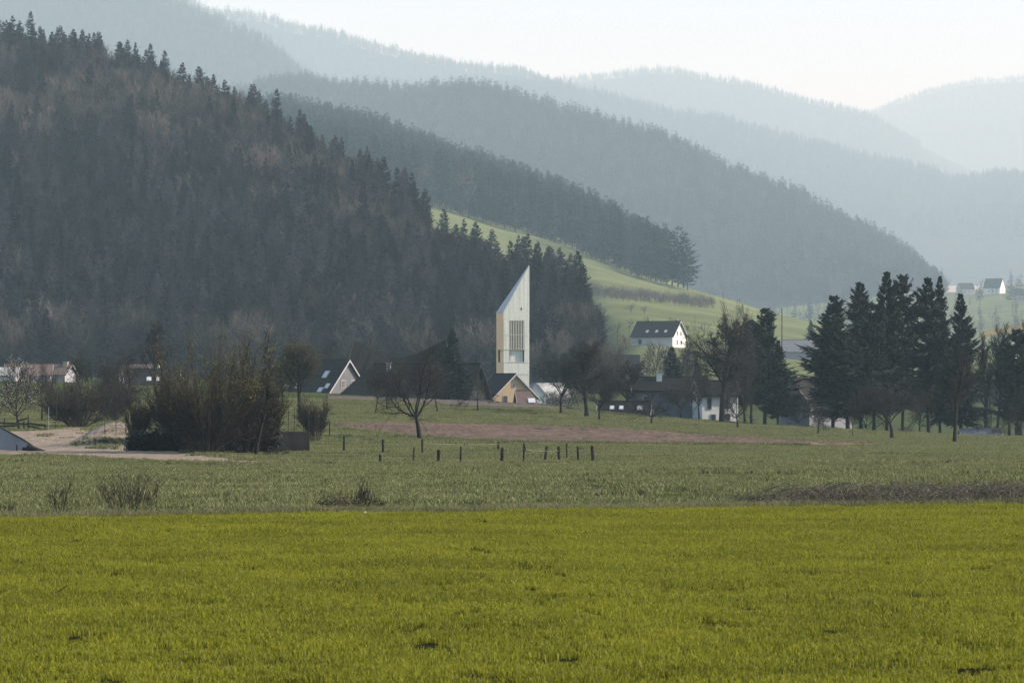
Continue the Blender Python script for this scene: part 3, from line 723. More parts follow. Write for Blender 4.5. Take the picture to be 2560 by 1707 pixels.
# slanting top: broad face rises to a point over its right-hand corner
zb = zr(801)
P = np.array([(-0.03,-0.03,zb),(TW+0.03,-0.03,zb),(TW+0.03,TW,zb),(-0.03,TW,zb),(-0.03,-0.03,zt),(TW+0.03,-0.03,za),(TW+0.03,TW,zt),(-0.03,TW,zt)])
hd = MB(); hd.add(P[[0,1,5,4]], [(0,1,2,3)]); hd.add(P[[1,2,6,5]], [(0,1,2,3)]); hd.add(P[[2,3,7,6]], [(0,1,2,3)]); hd.build('spire_face', M_silver, tw)
MB().add(P[[3,0,4,7]], [(0,1,2,3)]).build('spire_side', M_tan, tw)
n1 = np.cross(P[5]-P[4], P[7]-P[4]); n1 = n1/np.linalg.norm(n1); n1 *= np.sign(n1[2])
ro = MB(); ro.slab([P[4], P[5], P[7]], n1, 0.12)
n2 = np.cross(P[6]-P[5], P[7]-P[5]); n2 = n2/np.linalg.norm(n2); n2 *= np.sign(n2[2]); ro.slab([P[5]+n2*0.01, P[6]+n2*0.01, P[7]+n2*0.01], n2, 0.11)
rf = ro.build('roof', M_zinc, tw)
MB().bar((TW+0.16, 0.1, za-1.4), (TW+0.16, 0.1, za+0.45), 0.035).build('lightning_rod', M_dark, rf)
MB().box((uv(1303), -0.04, zr(772)), (0.20, 0.05, 0.5)).build('window', M_dark, tw)

# ------------------------------------------------------------------ houses
M_roof = mat('dark_roof_tiles', (0.012, 0.012, 0.012), 0.85, scale=2.0, var=0.35, spec=0.06, coords='obj', bump=0.2)
M_roofb = mat('brown_roof_tiles', (0.030, 0.026, 0.022), 0.85, scale=2.0, var=0.3, spec=0.06, coords='obj', bump=0.2)
M_roofr = mat('red_roof_tiles', (0.105, 0.072, 0.060), 0.85, scale=2.5, var=0.3, spec=0.15, coords='obj', bump=0.3)
M_roofg = mat('grey_roof', (0.12, 0.125, 0.135), 0.7, scale=1.0, var=0.15, coords='obj')
M_roofp = mat('pale_roof', (0.36, 0.35, 0.33), 0.7, scale=1.0, var=0.2, coords='obj')
M_white = mat('white_render', (0.62, 0.61, 0.58), 0.9, scale=0.6, var=0.06, spec=0.15, coords='obj')
M_grey = mat('grey_render', (0.26, 0.26, 0.28), 0.9, scale=0.6, var=0.08, spec=0.15, coords='obj')
M_dgrey = mat('dull_shaded_render', (0.13, 0.13, 0.14), 0.9, scale=0.6, var=0.1, spec=0.1, coords='obj')
M_ochre = mat('ochre_render', (0.36, 0.27, 0.16), 0.9, scale=0.7, var=0.06, spec=0.15, coords='obj')
M_black = mat('tarred_boards', (0.010, 0.010, 0.011), 0.85, scale=2.0, var=0.3, coords='obj')
M_nave = mat('shingled_roof', (0.014, 0.013, 0.011), 0.9, scale=2.0, var=0.25, spec=0.05, coords='obj')
M_pane = mat('window_glass', (0.04, 0.045, 0.055), 0.15, var=0.05, spec=0.6)
M_sky = mat('skylight_painted_sky', (0.48, 0.49, 0.50), 0.25, var=0.03, spec=0.8)  # pale base colour stands in for sky reflected in the panes
M_frame = mat('window_frame', (0.35, 0.34, 0.32), 0.6, var=0.05)
M_brick = mat('chimney_brick', (0.10, 0.07, 0.06), 0.9, scale=4.0, var=0.25, coords='obj')
def rowsof(m, per, amt):
    """course lines of roof tiles"""
    nt = m.node_tree; N, L = nt.nodes, nt.links; b = N['Principled BSDF']
    tc = N.new('ShaderNodeTexCoord'); w = N.new('ShaderNodeTexWave'); w.wave_type = 'BANDS'; w.bands_direction = 'Z'
    w.inputs['Scale'].default_value = per; w.inputs['Distortion'].default_value = 0.6; w.inputs['Detail'].default_value = 2.0
    L.new(tc.outputs['Object'], w.inputs['Vector'])
    mr = N.new('ShaderNodeMapRange'); mr.inputs['To Min'].default_value = 1 - amt; mr.inputs['To Max'].default_value = 1 + amt
    L.new(w.outputs['Fac'], mr.inputs['Value']); src = b.inputs['Base Color'].links[0].from_socket
    mx = N.new('ShaderNodeMix'); mx.data_type = 'RGBA'; mx.blend_type = 'MULTIPLY'; mx.inputs['Factor'].default_value = 1.0
    L.new(src, mx.inputs[6]); L.new(mr.outputs[0], mx.inputs[7]); L.new(mx.outputs[2], b.inputs['Base Color'])
for m_ in (M_roof, M_roofb, M_roofr): rowsof(m_, 1.3, 0.3)
def house(name, label, loc, rot, W, L, wh, rh, mw, mr, over=0.45, hip=(0, 0), windows=(), skylights=(), chimneys=(), cat='house', mg=None, mv=None):
    t = thing(name, label, cat, loc, rot)
    w, l = W/2, L/2
    b = MB(); b.add([(-l,-w,-3),(l,-w,-3),(l,w,-3),(-l,w,-3),(-l,-w,wh),(l,-w,wh),(l,w,wh),(-l,w,wh)], [(0,1,5,4),(1,2,6,5),(2,3,7,6),(3,0,4,7)])
    b.build('wall', mw, t)
    for sg, hp in ((1, hip[1]), (-1, hip[0])):
        if hp == 0:
            g_ = MB(); f = (0, 1, 2) if sg > 0 else (0, 2, 1)
            g_.add([(sg*l, -w, wh), (sg*l, w, wh), (sg*l, 0, wh+rh)], [f]); g_.build('gable', mg or mw, t)
    ze, zr_ = wh - over * rh / w, wh + rh; th = 0.16
    rl, rr = -l - over + hip[0], l + over - hip[1]
    E_ = [(-l-over, -w-over, ze), (l+over, -w-over, ze), (l+over, w+over, ze), (-l-over, w+over, ze)]; A, B = (rl, 0, zr_), (rr, 0, zr_)
    rf = MB(); rf.slab([E_[0], E_[1], B, A], (0, 0, 1), th).slab([E_[2], E_[3], A, B], (0, 0, 1), th)
    if hip[0]: rf.slab([E_[3], E_[0], A], (0, 0, 1), th)
    if hip[1]: rf.slab([E_[1], E_[2], B], (0, 0, 1), th)
    r = rf.build('roof', mr, t)
    MB().bar((rl+0.05, 0, zr_+th+0.03), (rr-0.05, 0, zr_+th+0.03), 0.12, 6).build('ridge_tiles', mr, r)
    if not (hip[0] and hip[1]):
        for sg, hp in ((1, hip[1]), (-1, hip[0])):
            if hp: continue
            for sy in (-1, 1):
                x_ = sg * (l + over + 0.02)
                MB().slab([(x_, sy*(w+over), ze-0.10), (x_, 0, zr_-0.10), (x_, 0, zr_+th+0.04), (x_, sy*(w+over), ze+th+0.04)], (sg, 0, 0), 0.06).build('verge_board', mv or M_frame, r)
    for (f, u_, z_, ww, hh) in windows:
        dx = {'F': (u_, -w), 'B': (u_, w), 'R': (l, u_), 'L': (-l, u_)}[f]
        sx = f in 'FB'
        o = (0, -1) if f == 'F' else (0, 1) if f == 'B' else (1, 0) if f == 'R' else (-1, 0)
        fm = MB(); fm.box((dx[0]+o[0]*0.03, dx[1]+o[1]*0.03, z_), (ww+0.16 if sx else 0.08, 0.08 if sx else ww+0.16, hh+0.16)); fo = fm.build('window', M_frame, t)
        MB().box((dx[0]+o[0]*0.06, dx[1]+o[1]*0.06, z_), (ww if sx else 0.05, 0.05 if sx else ww, hh)).build('pane', M_pane, fo)
    sl = math.hypot(w + over, zr_ - ze)
    for (sd, u_, v_, ww, hh) in skylights:
        e = np.array((0, -sd * (w+over) * -1 if False else sd * (w+over), 0)); up = np.array((0, -sd * (w+over), zr_ - ze)) / sl; nn = np.array((0, sd * (zr_ - ze), (w+over))) / sl
        c = np.array((u_, sd*(w+over), ze)) + up * sl * v_ + np.array((0, 0, th)); ex = np.array((1.0, 0, 0))
        q = lambda a, b_: c + ex * a * ww / 2 + up * b_ * hh / 2
        so = MB().slab([q(-1,-1), q(1,-1), q(1,1), q(-1,1)], nn, 0.12).build('skylight', M_frame, r)
        q2 = lambda a, b_: c + nn * 0.12 + ex * a * (ww/2 - 0.07) + up * b_ * (hh/2 - 0.07)
        MB().slab([q2(-1,-1), q2(1,-1), q2(1,1), q2(-1,1)], nn, 0.02).build('pane', M_sky, so)
    for (x_, y_, top, sz, mm) in chimneys:
        cz = zr_ - abs(y_) * rh / w
        c_ = MB().box((x_, y_, (cz - 0.5 + zr_ + top)/2), (sz, sz, zr_ + top - cz + 0.5)).build('chimney', mm, r)
        MB().box((x_, y_, zr_ + top + 0.06), (sz + 0.16, sz + 0.16, 0.12)).build('chimney_cap', M_frame, c_)
    return t
R_ = math.radians
house('barn', 'huge black half-hipped barn roof left of the church tower', at(1035, 1012, 505), R_(-14), 11.8, 19.0, 1.4, 4.5, M_black, M_roof, over=0.7, hip=(4.0, 0), chimneys=((-3.6, -1.0, 0.25, 0.6, M_grey),), cat='barn', mg=M_black, mv=M_black)
house('house', 'brown-roofed house with bright skylights left of the black barn', at(818, 1004, 522), R_(-38), 10.2, 8.2, 0.8, 5.4, M_dgrey, M_roofb, skylights=((-1, 1.6, 0.62, 0.9, 1.4), (-1, -2.6, 0.36, 0.9, 1.4), (-1, 2.4, 0.22, 0.9, 1.0), (-1, 3.3, 0.32, 0.7, 1.0)), windows=(('R', -1.1, 2.7, 0.8, 1.0), ('R', 1.2, 2.7, 0.8, 1.0)))  # shade on the white gable is put into the grey wall colour
house('house', 'dark-roofed house behind the skylit house and church', at(835, 1000, 640), R_(4), 9.0, 12.0, 2.2, 4.4, M_grey, M_roofb)
house('house', 'ochre gabled house at the foot of the church tower', at(1262, 1012, 600), R_(-66), 8.2, 9.0, 1.4, 3.9, M_ochre, M_roof, windows=(('R', -1.9, 0.95, 0.8, 1.3), ('R', 0.9, 0.95, 0.9, 1.3), ('R', -0.3, 3.4, 0.5, 0.7)))
house('house', 'small red-tiled house right of the ochre house', at(1316, 1030, 592), R_(8), 5.5, 3.0, 1.3, 2.3, M_white, M_roofr, hip=(0.0, 1.4), skylights=((-1, 0.6, 0.33, 1.3, 1.2),))
house('shed', 'small grey gabled shed right of the church tower', at(1336, 1005, 760), R_(-80), 4.4, 5.0, 1.6, 2.5, M_white, M_roofg, cat='shed')
house('house', 'pale-roofed low house second right of the tower', at(1378, 1008, 780), R_(14), 6.5, 6.5, 1.5, 2.9, M_grey, M_roofp)
house('farmhouse', 'white-gabled farmhouse with long dark roof on the sloping meadow', HILLS['second'].pos(np.array([1647.]), np.array([0.66]))[0] + np.array((0, 0, -1.2)), R_(-27), 10.6, 15.0, 4.3, 4.7, M_white, M_roof, over=0.7,
      windows=(('R', -1.6, 2.0, 0.9, 1.5), ('R', 1.6, 2.0, 0.9, 1.5), ('R', -1.4, 5.0, 0.8, 1.3), ('R', 1.4, 5.0, 0.8, 1.3), ('F', -4.5, 2.2, 1.2, 1.5)), skylights=((-1, 1.0, 0.35, 0.9, 1.2), (-1, -2.5, 0.35, 0.9, 1.2), (-1, 4.3, 0.35, 0.9, 1.2)), chimneys=((6.2, 0.5, 0.6, 0.7, M_brick), (-4.0, 0.3, 0.5, 0.7, M_brick)))
house('house', 'long grey house with dark roof and white chimney behind the orchard', at(1672, 1052, 492), R_(3), 8.0, 10.5, 4.4, 1.7, M_dgrey, M_roof, windows=(('F', -3.6, 3.0, 0.9, 1.2), ('F', 3.2, 3.0, 0.9, 1.2)), chimneys=((-1.5, -1.0, 0.7, 0.75, M_white),))
house('house', 'sunlit white house with two rows of windows behind the tall pear tree', at(1788, 1056, 486), R_(13), 5.0, 5.3, 4.0, 1.8, M_white, M_roof, windows=(('F', -1.6, 2.7, 0.55, 1.5), ('F', 0.7, 2.7, 0.9, 1.4), ('F', -1.0, 0.75, 0.6, 0.8), ('F', 0.9, 0.75, 1.1, 0.9)))
house('shed', 'low dark roof with small skylights beside the long grey house', at(1562, 1060, 476), R_(-6), 6.5, 6.6, 0.9, 2.1, M_grey, M_roof, skylights=((-1, -1.7, 0.62, 0.6, 0.9), (-1, -0.4, 0.62, 0.6, 0.9), (-1, 2.2, 0.6, 0.8, 1.1)), cat='shed')
house('house', 'brown-roofed house with big chimney between the dark conifers', at(2040, 1064, 505), R_(28), 8.0, 7.5, 4.2, 2.6, M_grey, M_roofb, over=0.8, windows=(('F', 1.2, 3.0, 1.3, 1.3), ('F', 2.8, 3.0, 0.8, 1.3), ('L', 0.5, 3.2, 0.9, 1.1)), chimneys=((0.6, -1.2, 1.3, 1.1, M_brick),))
house('barn', 'long slate-grey barn below the small spruce on the meadow', HILLS['second'].pos(np.array([2008.]), np.array([0.5]))[0], R_(0), 9.0, 14.0, 3.0, 3.6, M_grey, M_roofg, cat='barn')
house('house', 'red-roofed house with white wall at the left edge', at(72, 962, 705), R_(6), 8.0, 9.0, 2.0, 2.1, M_grey, M_roofr, windows=(('F', -2.5, 1.0, 0.9, 1.0), ('F', 0.5, 1.0, 0.9, 1.0)))
house('house', 'red-roofed house with tall chimney right of the leftmost house', at(142, 962, 715), R_(-12), 7.0, 6.0, 2.2, 2.0, M_grey, M_roofr, chimneys=((2.2, -0.6, 0.5, 0.9, M_ochre),))
house('house', 'low white house with pale roof at the far left edge', at(12, 960, 690), R_(0), 6.0, 5.0, 1.8, 1.4, M_white, M_roofp)
house('house', 'dark-roofed house with two skylights behind the gnarled apple tree', at(382, 978, 640), R_(4), 8.0, 9.5, 1.4, 2.6, M_grey, M_roof, skylights=((-1, -0.6, 0.35, 0.9, 1.3), (-1, 1.0, 0.35, 0.9, 1.3)))
house('house', 'red-roofed house half hidden behind the gnarled apple tree', at(350, 962, 720), R_(-8), 8.0, 7.0, 2.0, 2.2, M_white, M_roofr)
for i, (x_, tt, rt, L_, lab) in enumerate(((2414, 0.86, 15, 12, 'hazy small white house at the left of the far slope'), (2486, 0.84, -28, 14, 'hazy big farmhouse with white gable on the far slope'), (2556, 0.70, -10, 12, 'hazy white house on the far slope at the right edge'))):
    house('house', lab, HILLS['slope'].pos(np.array([x_ + 0.]), np.array([tt]))[0], R_(rt), (9 + i % 2 * 4) * 1.4, L_ * 1.4, 6.3, (4.5 + i % 2 * 3) * 1.4, M_grey if i != 1 else M_white, M_roofb, windows=(('R', 0, 3.5, 1.2, 1.6), ('F', -3, 2.5, 1.2, 1.6), ('F', 2, 2.5, 1.2, 1.6)))
house('shed', 'low tiled shed roof under the trees at the right', at(2450, 1108, 452), R_(2), 4.6, 4.6, 0.6, 1.1, M_grey, M_roofg, cat='shed')

# the church: long dark roof with a peak at each end and a sagging ridge
NV = 545.0; nm = mpp(NV)
ch = thing('church', 'dark church roof with two sharp raised peaks behind the black barn', 'church', at(1000, 1000, NV), R_(-6))
rid = [(884, 851), (905, 860), (930, 872), (955, 884), (985, 893), (1015, 892), (1045, 882), (1080, 866), (1116, 848)]
Rg = np.array([((x_ - 1000) * nm, 0, (1000 - r_) * nm) for x_, r_ in rid]); n_ = len(Rg)
Ev = np.array([((x_ - 1000) * nm * 1.10 - (0.8 if i < 4 else -0.8), -6.4, 1.2) for i, (x_, r_) in enumerate(rid)])
Ew = Ev * np.array((1, -1, 1))
c1 = MB()
c1.add(np.vstack((Ev, Rg)), [(i, i+1, n_+i+1, n_+i) for i in range(n_-1)]); c1.build('roof', M_nave, ch)
MB().add(np.vstack((Ew, Rg)), [(i+1, i, n_+i, n_+i+1) for i in range(n_-1)]).build('roof', M_nave, ch)
for i in (0, n_-1):
    MB().add([Ev[i], Ew[i], Rg[i] + np.array((0.0, 0, -0.02))], [(0, 1, 2)]).build('gable', M_nave, ch)
    MB().bar(Ev[i] + np.array((0, -0.03, 0.05)), Rg[i] + np.array((0, -0.03, 0.05)), 0.13, 5).build('verge_board', M_roofb, ch)
MB().hexa([(-7.4,-5.6,-3),(7.4,-5.6,-3),(7.4,5.6,-3),(-7.4,5.6,-3),(-7.4,-5.6,1.6),(7.4,-5.6,1.6),(7.4,5.6,1.6),(-7.4,5.6,1.6)]).build('wall', M_grey, ch)

# tower crane, jib reaching into the picture from the right
M_crane = mat('crane_paint', (0.50, 0.25, 0.05), 0.6, var=0.15)
cd = 820.0; a_, b_ = at(2452, 842, cd), at(2680, 802, cd)
cr = thing('tower_crane', 'yellow lattice crane jib reaching in at the right edge', 'crane', at(2700, 1090, cd))
o_ = at(2700, 1090, cd); A_, B_ = a_ - o_, b_ - o_
jb = MB(); nj = 26; up_ = np.array((0, 0, 1.1))
jb.bar(A_ + (0,-0.5,0), B_ + (0,-0.5,0), 0.09, 4); jb.bar(A_ + (0,0.5,0), B_ + (0,0.5,0), 0.09, 4); jb.bar(A_ + up_, B_ + up_, 0.10, 4)
for i in range(nj):
    p, q, m_ = A_ + (B_-A_)*i/nj, A_ + (B_-A_)*(i+1)/nj, A_ + (B_-A_)*(i+0.5)/nj + up_
    for yy in (-0.5, 0.5):
        jb.bar(p + (0,yy,0), m_, 0.045, 4); jb.bar(m_, q + (0,yy,0), 0.045, 4)
    jb.bar(p + (0,-0.5,0), p + (0,0.5,0), 0.04, 4)
jb.build('jib', M_crane, cr)
tz = B_[2] + 6
MB().bar(A_ * 0.72 + B_ * 0.28 + up_, (B_[0]+1.5, 0, tz), 0.05, 4).build('tie_rod', M_crane, cr)
MB().box((A_*0.55+B_*0.45) + np.array((0, 0, -0.35)), (1.4, 1.0, 0.5)).build('trolley', M_crane, cr)
ms = MB(); xm = B_[0] + 1.5
for sx in (-0.7, 0.7):
    for sy in (-0.7, 0.7): ms.bar((xm+sx, sy, -3), (xm+sx, sy, tz), 0.10, 4)
for i in range(24):
    z_ = (tz) * i / 24; z2 = tz * (i+1) / 24
    ms.bar((xm-0.7,-0.7,z_), (xm+0.7,-0.7,z2), 0.05, 4); ms.bar((xm-0.7,0.7,z2), (xm+0.7,0.7,z_), 0.05, 4)
ms.build('mast', M_crane, cr)

# poles
M_pole = mat('pole_wood', (0.07, 0.06, 0.05), 0.9, var=0.2)
def pole(px, row, top, d, label, r=0.11, arms=True):
    p = at(px, row, d); t = thing('utility_pole', label, 'pole', p); H_ = (row - top) * mpp(d)
    MB().bar((0, 0, -1), (0, 0, H_), r, 7, r * 0.75).build('shaft', M_pole, t)
    if arms:
        MB().box((0, 0, H_ - 0.5), (1.5, 0.1, 0.12)).build('crossarm', M_pole, t)
        for sx in (-0.65, 0, 0.65): MB().bar((sx, 0, H_ - 0.45), (sx, 0, H_ - 0.2), 0.05, 6).build('insulator', M_white, t)
pole(1955, 1062, 770, 520, 'thin tall pole beside the dark conifer right of the white house', 0.10, False)
pole(1597, 1030, 925, 505, 'thin mast standing over the long grey house', 0.07)
pole(1573, 872, 813, 1130, 'pole on the meadow left of the white-gabled farmhouse', 0.14)
pole(2526, 745, 706, 3800, 'faint pole between the hazy farmhouses', 0.3)

# ------------------------------------------------------------------ trees near the village
tree_mesh('broad', 101, 9.0, 3.2, trunk=0.26, n=(6, 10, 9, 5), ang=(50, 44, 42, 38), r0=0.20)
tree_mesh('broad2', 102, 8.0, 3.3, trunk=0.24, n=(6, 10, 9, 5), ang=(58, 44, 40, 38), r0=0.18, wig=0.22, up=(0.1, 0.06, 0.06, 0.05))
tree_mesh('upright', 103, 9.0, 2.6, n=(12, 9, 8, 5), ang=(46, 40, 36, 34), r0=0.17, leader=True, ratio=(0.42, 0.5, 0.5, 0.5))
tree_mesh('upright2', 104, 11.0, 3.0, n=(13, 10, 8, 5), ang=(48, 42, 38, 36), r0=0.22, leader=True, ratio=(0.40, 0.5, 0.5, 0.5), wig=0.2)
tree_mesh('small', 105, 5.0, 1.5, trunk=0.36, n=(6, 9, 8, 6), ang=(46, 42, 40, 36), r0=0.07)
tree_mesh('small2', 106, 5.5, 2.2, trunk=0.30, n=(6, 9, 8, 5), ang=(60, 44, 42, 38), r0=0.11, wig=0.22)
tree_mesh('vase', 107, 12.0, 4.6, trunk=0.14, n=(10, 10, 8, 5), ang=(30, 30, 32, 30), r0=0.28, up=(0.1, 0.07, 0.08, 0.08), ratio=(0.75, 0.5, 0.5, 0.5), mat_twig=M_twigpale)
tree_mesh('gnarled', 108, 7.0, 3.6, trunk=0.32, n=(6, 10, 9, 6), ang=(68, 52, 46, 42), r0=0.24, wig=0.34, up=(0.1, 0.05, 0.0, 0.0), lean=0.2)
tree_mesh('open', 109, 11.0, 3.8, n=(10, 9, 8, 6), ang=(48, 46, 44, 40), r0=0.22, leader=True, wig=0.26, ratio=(0.38, 0.52, 0.5, 0.5))
tree_mesh('blossom', 110, 6.5, 3.0, trunk=0.2, n=(7, 10, 9, 6), ang=(54, 44, 42, 38), r0=0.12, wig=0.24, leaf=M_blossom, leafsize=0.055, leafn=1, leaffrac=0.28, lowz=0.15)
tree_mesh('poplar', 111, 15.0, 2.2, n=(18, 10, 8, 5), ang=(30, 30, 30, 30), r0=0.22, leader=True, ratio=(0.30, 0.5, 0.5, 0.5), up=(0.1, 0.16, 0.1, 0.1))
tree_mesh('budding', 112, 8.0, 2.6, n=(12, 10, 9, 6), ang=(46, 40, 38, 36), r0=0.16, leader=True, ratio=(0.42, 0.5, 0.5, 0.5), leaf=M_bud, leafsize=0.055, leaffrac=0.4)
tree_mesh('full', 121, 9.0, 3.2, trunk=0.30, n=(7, 11, 10, 6), ang=(50, 46, 42, 40), r0=0.20, wig=0.18)
tree_mesh('full2', 122, 10.0, 3.0, n=(15, 11, 9, 6), ang=(50, 44, 40, 38), r0=0.22, leader=True, ratio=(0.40, 0.5, 0.5, 0.5), wig=0.2)
tree_mesh('tiny', 113, 6.0, 3.0, trunk=0.28, n=(5, 7, 5), ang=(52, 44, 42), r0=0.16, wig=0.22)

# bushes of many stems
M_stem = mat('bush_stems', (0.050, 0.043, 0.033), 0.8, scale=3, var=0.4, spec=0.2)  # paler than the bark: sunlight on the stems is put into the colour
def bush_mesh(key, seed, H, wid, stems, n=(9, 5), spread=0.9, base=0.35, r0=0.035, leaf=None, leafsize=0.04, leaffrac=0.6, topleaf=0.3, arch=0.0, mt=None, leafn=1, tw3=0.010):
    rng = np.random.default_rng(seed); T, C = Tubes(), Tubes(); tips = []
    for i in range(stems):
        a = rng.uniform(0, 6.28); rr = math.sqrt(rng.random()); tl = rr * spread * rng.uniform(0.8, 1.1)
        p = np.array((math.cos(a) * rr * wid * base, math.sin(a) * rr * wid * base, -0.1)); d = nrm(np.array((math.cos(a) * tl, math.sin(a) * tl, 1.0)))
        L_ = rng.uniform(0.7, 1.05) / math.sqrt((math.hypot(d[0], d[1]) / (wid * 0.95)) ** 2 + (d[2] / H) ** 2); k = 7; P = [p]; 
        for j in range(k - 1):
            d = nrm(d + rng.normal(0, 0.09, 3) + np.array((0, 0, 0.06 - arch * j))); p = p + d * L_ / (k - 1); P.append(p)
        P = np.array(P); r = r0 * rng.uniform(0.6, 1.3); T.add(P, r * (1 - 0.75 * np.linspace(0, 1, k)), 4)
        for j in range(n[0]):
            s = rng.uniform(0.2, 0.98); f = s * (k - 1); q = int(f); q = min(q, k - 2); pt = P[q] + (P[q+1] - P[q]) * (f - q)
            dd = nrm(nrm(P[q+1] - P[q]) + rng.normal(0, 0.42, 3) + np.array((0, 0, 0.15))); l2 = H * 0.30 * (1.1 - 0.6 * s) * rng.uniform(0.6, 1.3)
            B = [pt]
            for _ in range(3): dd = nrm(dd + rng.normal(0, 0.12, 3) + np.array((0, 0, 0.08))); B.append(B[-1] + dd * l2 / 3)
            B = np.array(B); C.add(B, r * 0.42 * np.array((1, 0.75, 0.5, 0.3)) + 0.003, 3)
            for m_ in range(n[1]):
                s3 = rng.uniform(0.2, 1.0); f3 = s3 * 3; q3 = min(int(f3), 2); p3 = B[q3] + (B[q3+1] - B[q3]) * (f3 - q3)
                d3 = nrm(nrm(B[q3+1] - B[q3]) + rng.normal(0, 0.45, 3)); l3 = l2 * 0.42 * rng.uniform(0.6, 1.3)
                C.add(np.array((p3, p3 + d3 * l3 * 0.5, p3 + d3 * l3)), np.array((1.0, 0.75, 0.5)) * tw3, 3); tips += [p3 + d3 * l3, p3 + d3 * l3 * 0.6]
    VT, FT = T.arrays(); VC, FC = C.arrays(); k = fit([VT, VC], H, wid) if len(VC) else np.ones(3)
    if not len(VC): k = fit([VT], H, wid)
    DIM[key] = (H, wid); ml = None
    if leaf:
        tp = np.array(tips) * k; tp = tp[rng.random(len(tp)) < leaffrac * np.clip((tp[:, 2] / H - topleaf + 0.15) / 0.45, 0, 1)]
        Vl, Fl = leaf_tris(rng, tp, leafsize, leafn); ml = mesh_np('leaves', Vl, [Fl], leaf)
    TREES[key] = (mesh_np('stems', VT * k, FT, mt or M_stem, True), mesh_np('twigs', VC * k, FC, mt or M_twig, True) if len(VC) else None, ml)
def bush(px, base, top, wpx, key, label, name='bush', rz=0.0, cat='bush', d=None, leafname='buds'):
    p = hit(px, base) if d is None else at(px, base, d); H0, W0 = DIM[key]; sh, sw = (base - top) * mpp(p[1]) / H0, wpx * mpp(p[1]) / W0
    t = thing(name, label, cat, p, rz); t.scale = (sw, sw, sh); a, b, c = TREES[key]
    obj('stems', a, t); b_ = obj('twigs', b, t) if b else None
    if c: obj(leafname, c, b_)
bush_mesh('hazel', 301, 8.0, 3.9, 70, (13, 5), 1.6, 0.14, 0.05, M_bud, 0.07, 0.8, 0.45)
bush_mesh('hazel2', 302, 7.0, 2.9, 44, (13, 5), 1.4, 0.15, 0.05, M_bud, 0.075, 0.9, 0.3)
bush_mesh('dense', 303, 4.0, 2.3, 50, (13, 5), 1.3, 0.15, 0.04)
bush_mesh('sprout', 304, 2.6, 1.7, 40, (12, 7), 0.9, 0.2, 0.022, M_bud, 0.03, 0.4, 0.3)
bush_mesh('willow', 305, 1.6, 1.0, 55, (3, 2), 0.55, 0.55, 0.008, mt=M_twig, tw3=0.006)
bush_mesh('wisp', 306, 1.3, 0.5, 9, (6, 3), 0.5, 0.2, 0.007, mt=M_twig, tw3=0.005)
bush_mesh('brambleclump', 307, 0.9, 0.9, 34, (5, 4), 1.2, 0.6, 0.008, mt=M_twig, arch=0.16, leaf=M_dry, leafsize=0.03, leaffrac=0.15, topleaf=0.05, tw3=0.006)
orchard(1050, 1097, 828, 88, 'broad', 'large forked leafless fruit tree in front of the brown field', rotz=0.6)
orchard(938, 1032, 905, 34, 'small', 'thin young leafless tree left of the large forked tree')
orchard(967, 1025, 890, 40, 'small2', 'second young leafless tree left of the large forked tree')
orchard(1095, 1031, 905, 40, 'small', 'young leafless tree just right of the large forked tree')
orchard(1195, 1028, 930, 42, 'small2', 'small leafless tree in front of the ochre house')
orchard(1402, 1033, 858, 54, 'full', 'upright leafless pear tree first right of the church tower')
orchard(1467, 1043, 850, 58, 'full2', 'leafless pear tree with stout trunk second right of the tower')
orchard(1498, 1051, 925, 46, 'full', 'low spreading leafless fruit tree beside the second pear tree')
orchard(1630, 1061, 970, 50, 'broad2', 'small wide leafless apple tree carrying a mistletoe ball')
orchard(1568, 1050, 900, 46, 'full2', 'upright leafless tree behind the low dark shed', name='bare_tree', d=490, rotz=1.7)
orchard(1748, 1052, 905, 40, 'full', 'leafless tree at the corner of the sunlit white house', name='bare_tree', d=478, rotz=2.7)
orchard(1703, 1046, 945, 44, 'full', 'leafless fruit tree in front of the long grey house')
orchard(1805, 1057, 785, 76, 'full2', 'tall dark leafless pear tree in front of the white house', rotz=2.1)
orchard(1862, 1052, 830, 46, 'vase', 'dark bushy leafless tree right of the tall pear tree', name='bare_tree', d=470, rotz=0.4)
orchard(1843, 1071, 930, 46, 'broad2', 'leaning leafless fruit tree right of the tall pear tree', rotz=4.4)
orchard(2045, 1084, 995, 46, 'small2', 'small wide leafless tree before the brown-roofed house', rotz=1.0)
orchard(2132, 1091, 985, 22, 'small', 'thin upright leafless sapling in front of the dark conifers')
orchard(2230, 1096, 935, 74, 'full', 'broad leafless apple tree before the dark conifers', rotz=0.4)
orchard(2386, 1106, 868, 62, 'open', 'tall leafless tree at the right end of the orchard row', rotz=0.9)
orchard(747, 1036, 845, 46, 'budding', 'budding upright tree right of the big bush', rotz=0.3)
orchard(706, 1014, 900, 34, 'budding', 'smaller budding tree tucked behind the big bush')
orchard(840, 985, 845, 36, 'open', 'open leafless tree before the skylit house', d=560)
orchard(393, 1010, 800, 44, 'open', 'tall open leafless tree left of the big bush', rotz=2.0)
orchard(330, 1030, 865, 72, 'gnarled', 'gnarled dark apple tree with drooping limbs left of centre', rotz=3.0)
orchard(240, 1020, 880, 52, 'broad2', 'leafless tree behind the round dark bush')
orchard(200, 1010, 868, 30, 'small', 'thin leafless tree behind the round dark bush')
bush(150, 1052, 935, 44, 'dense', 'dark scrub behind the blossoming plum', rz=4.0)
bush(285, 1050, 925, 56, 'dense', 'dark scrub between the round bush and the gnarled apple tree', rz=5.0)
orchard(278, 1030, 885, 44, 'gnarled', 'smaller crooked leafless tree left of the gnarled apple tree', rotz=0.5)
orchard(660, 1020, 905, 36, 'broad', 'leafless tree behind the right side of the great thicket')
orchard(48, 1072, 888, 62, 'blossom', 'white-blossoming plum tree at the left edge', leafname='blossom', rotz=1.2)
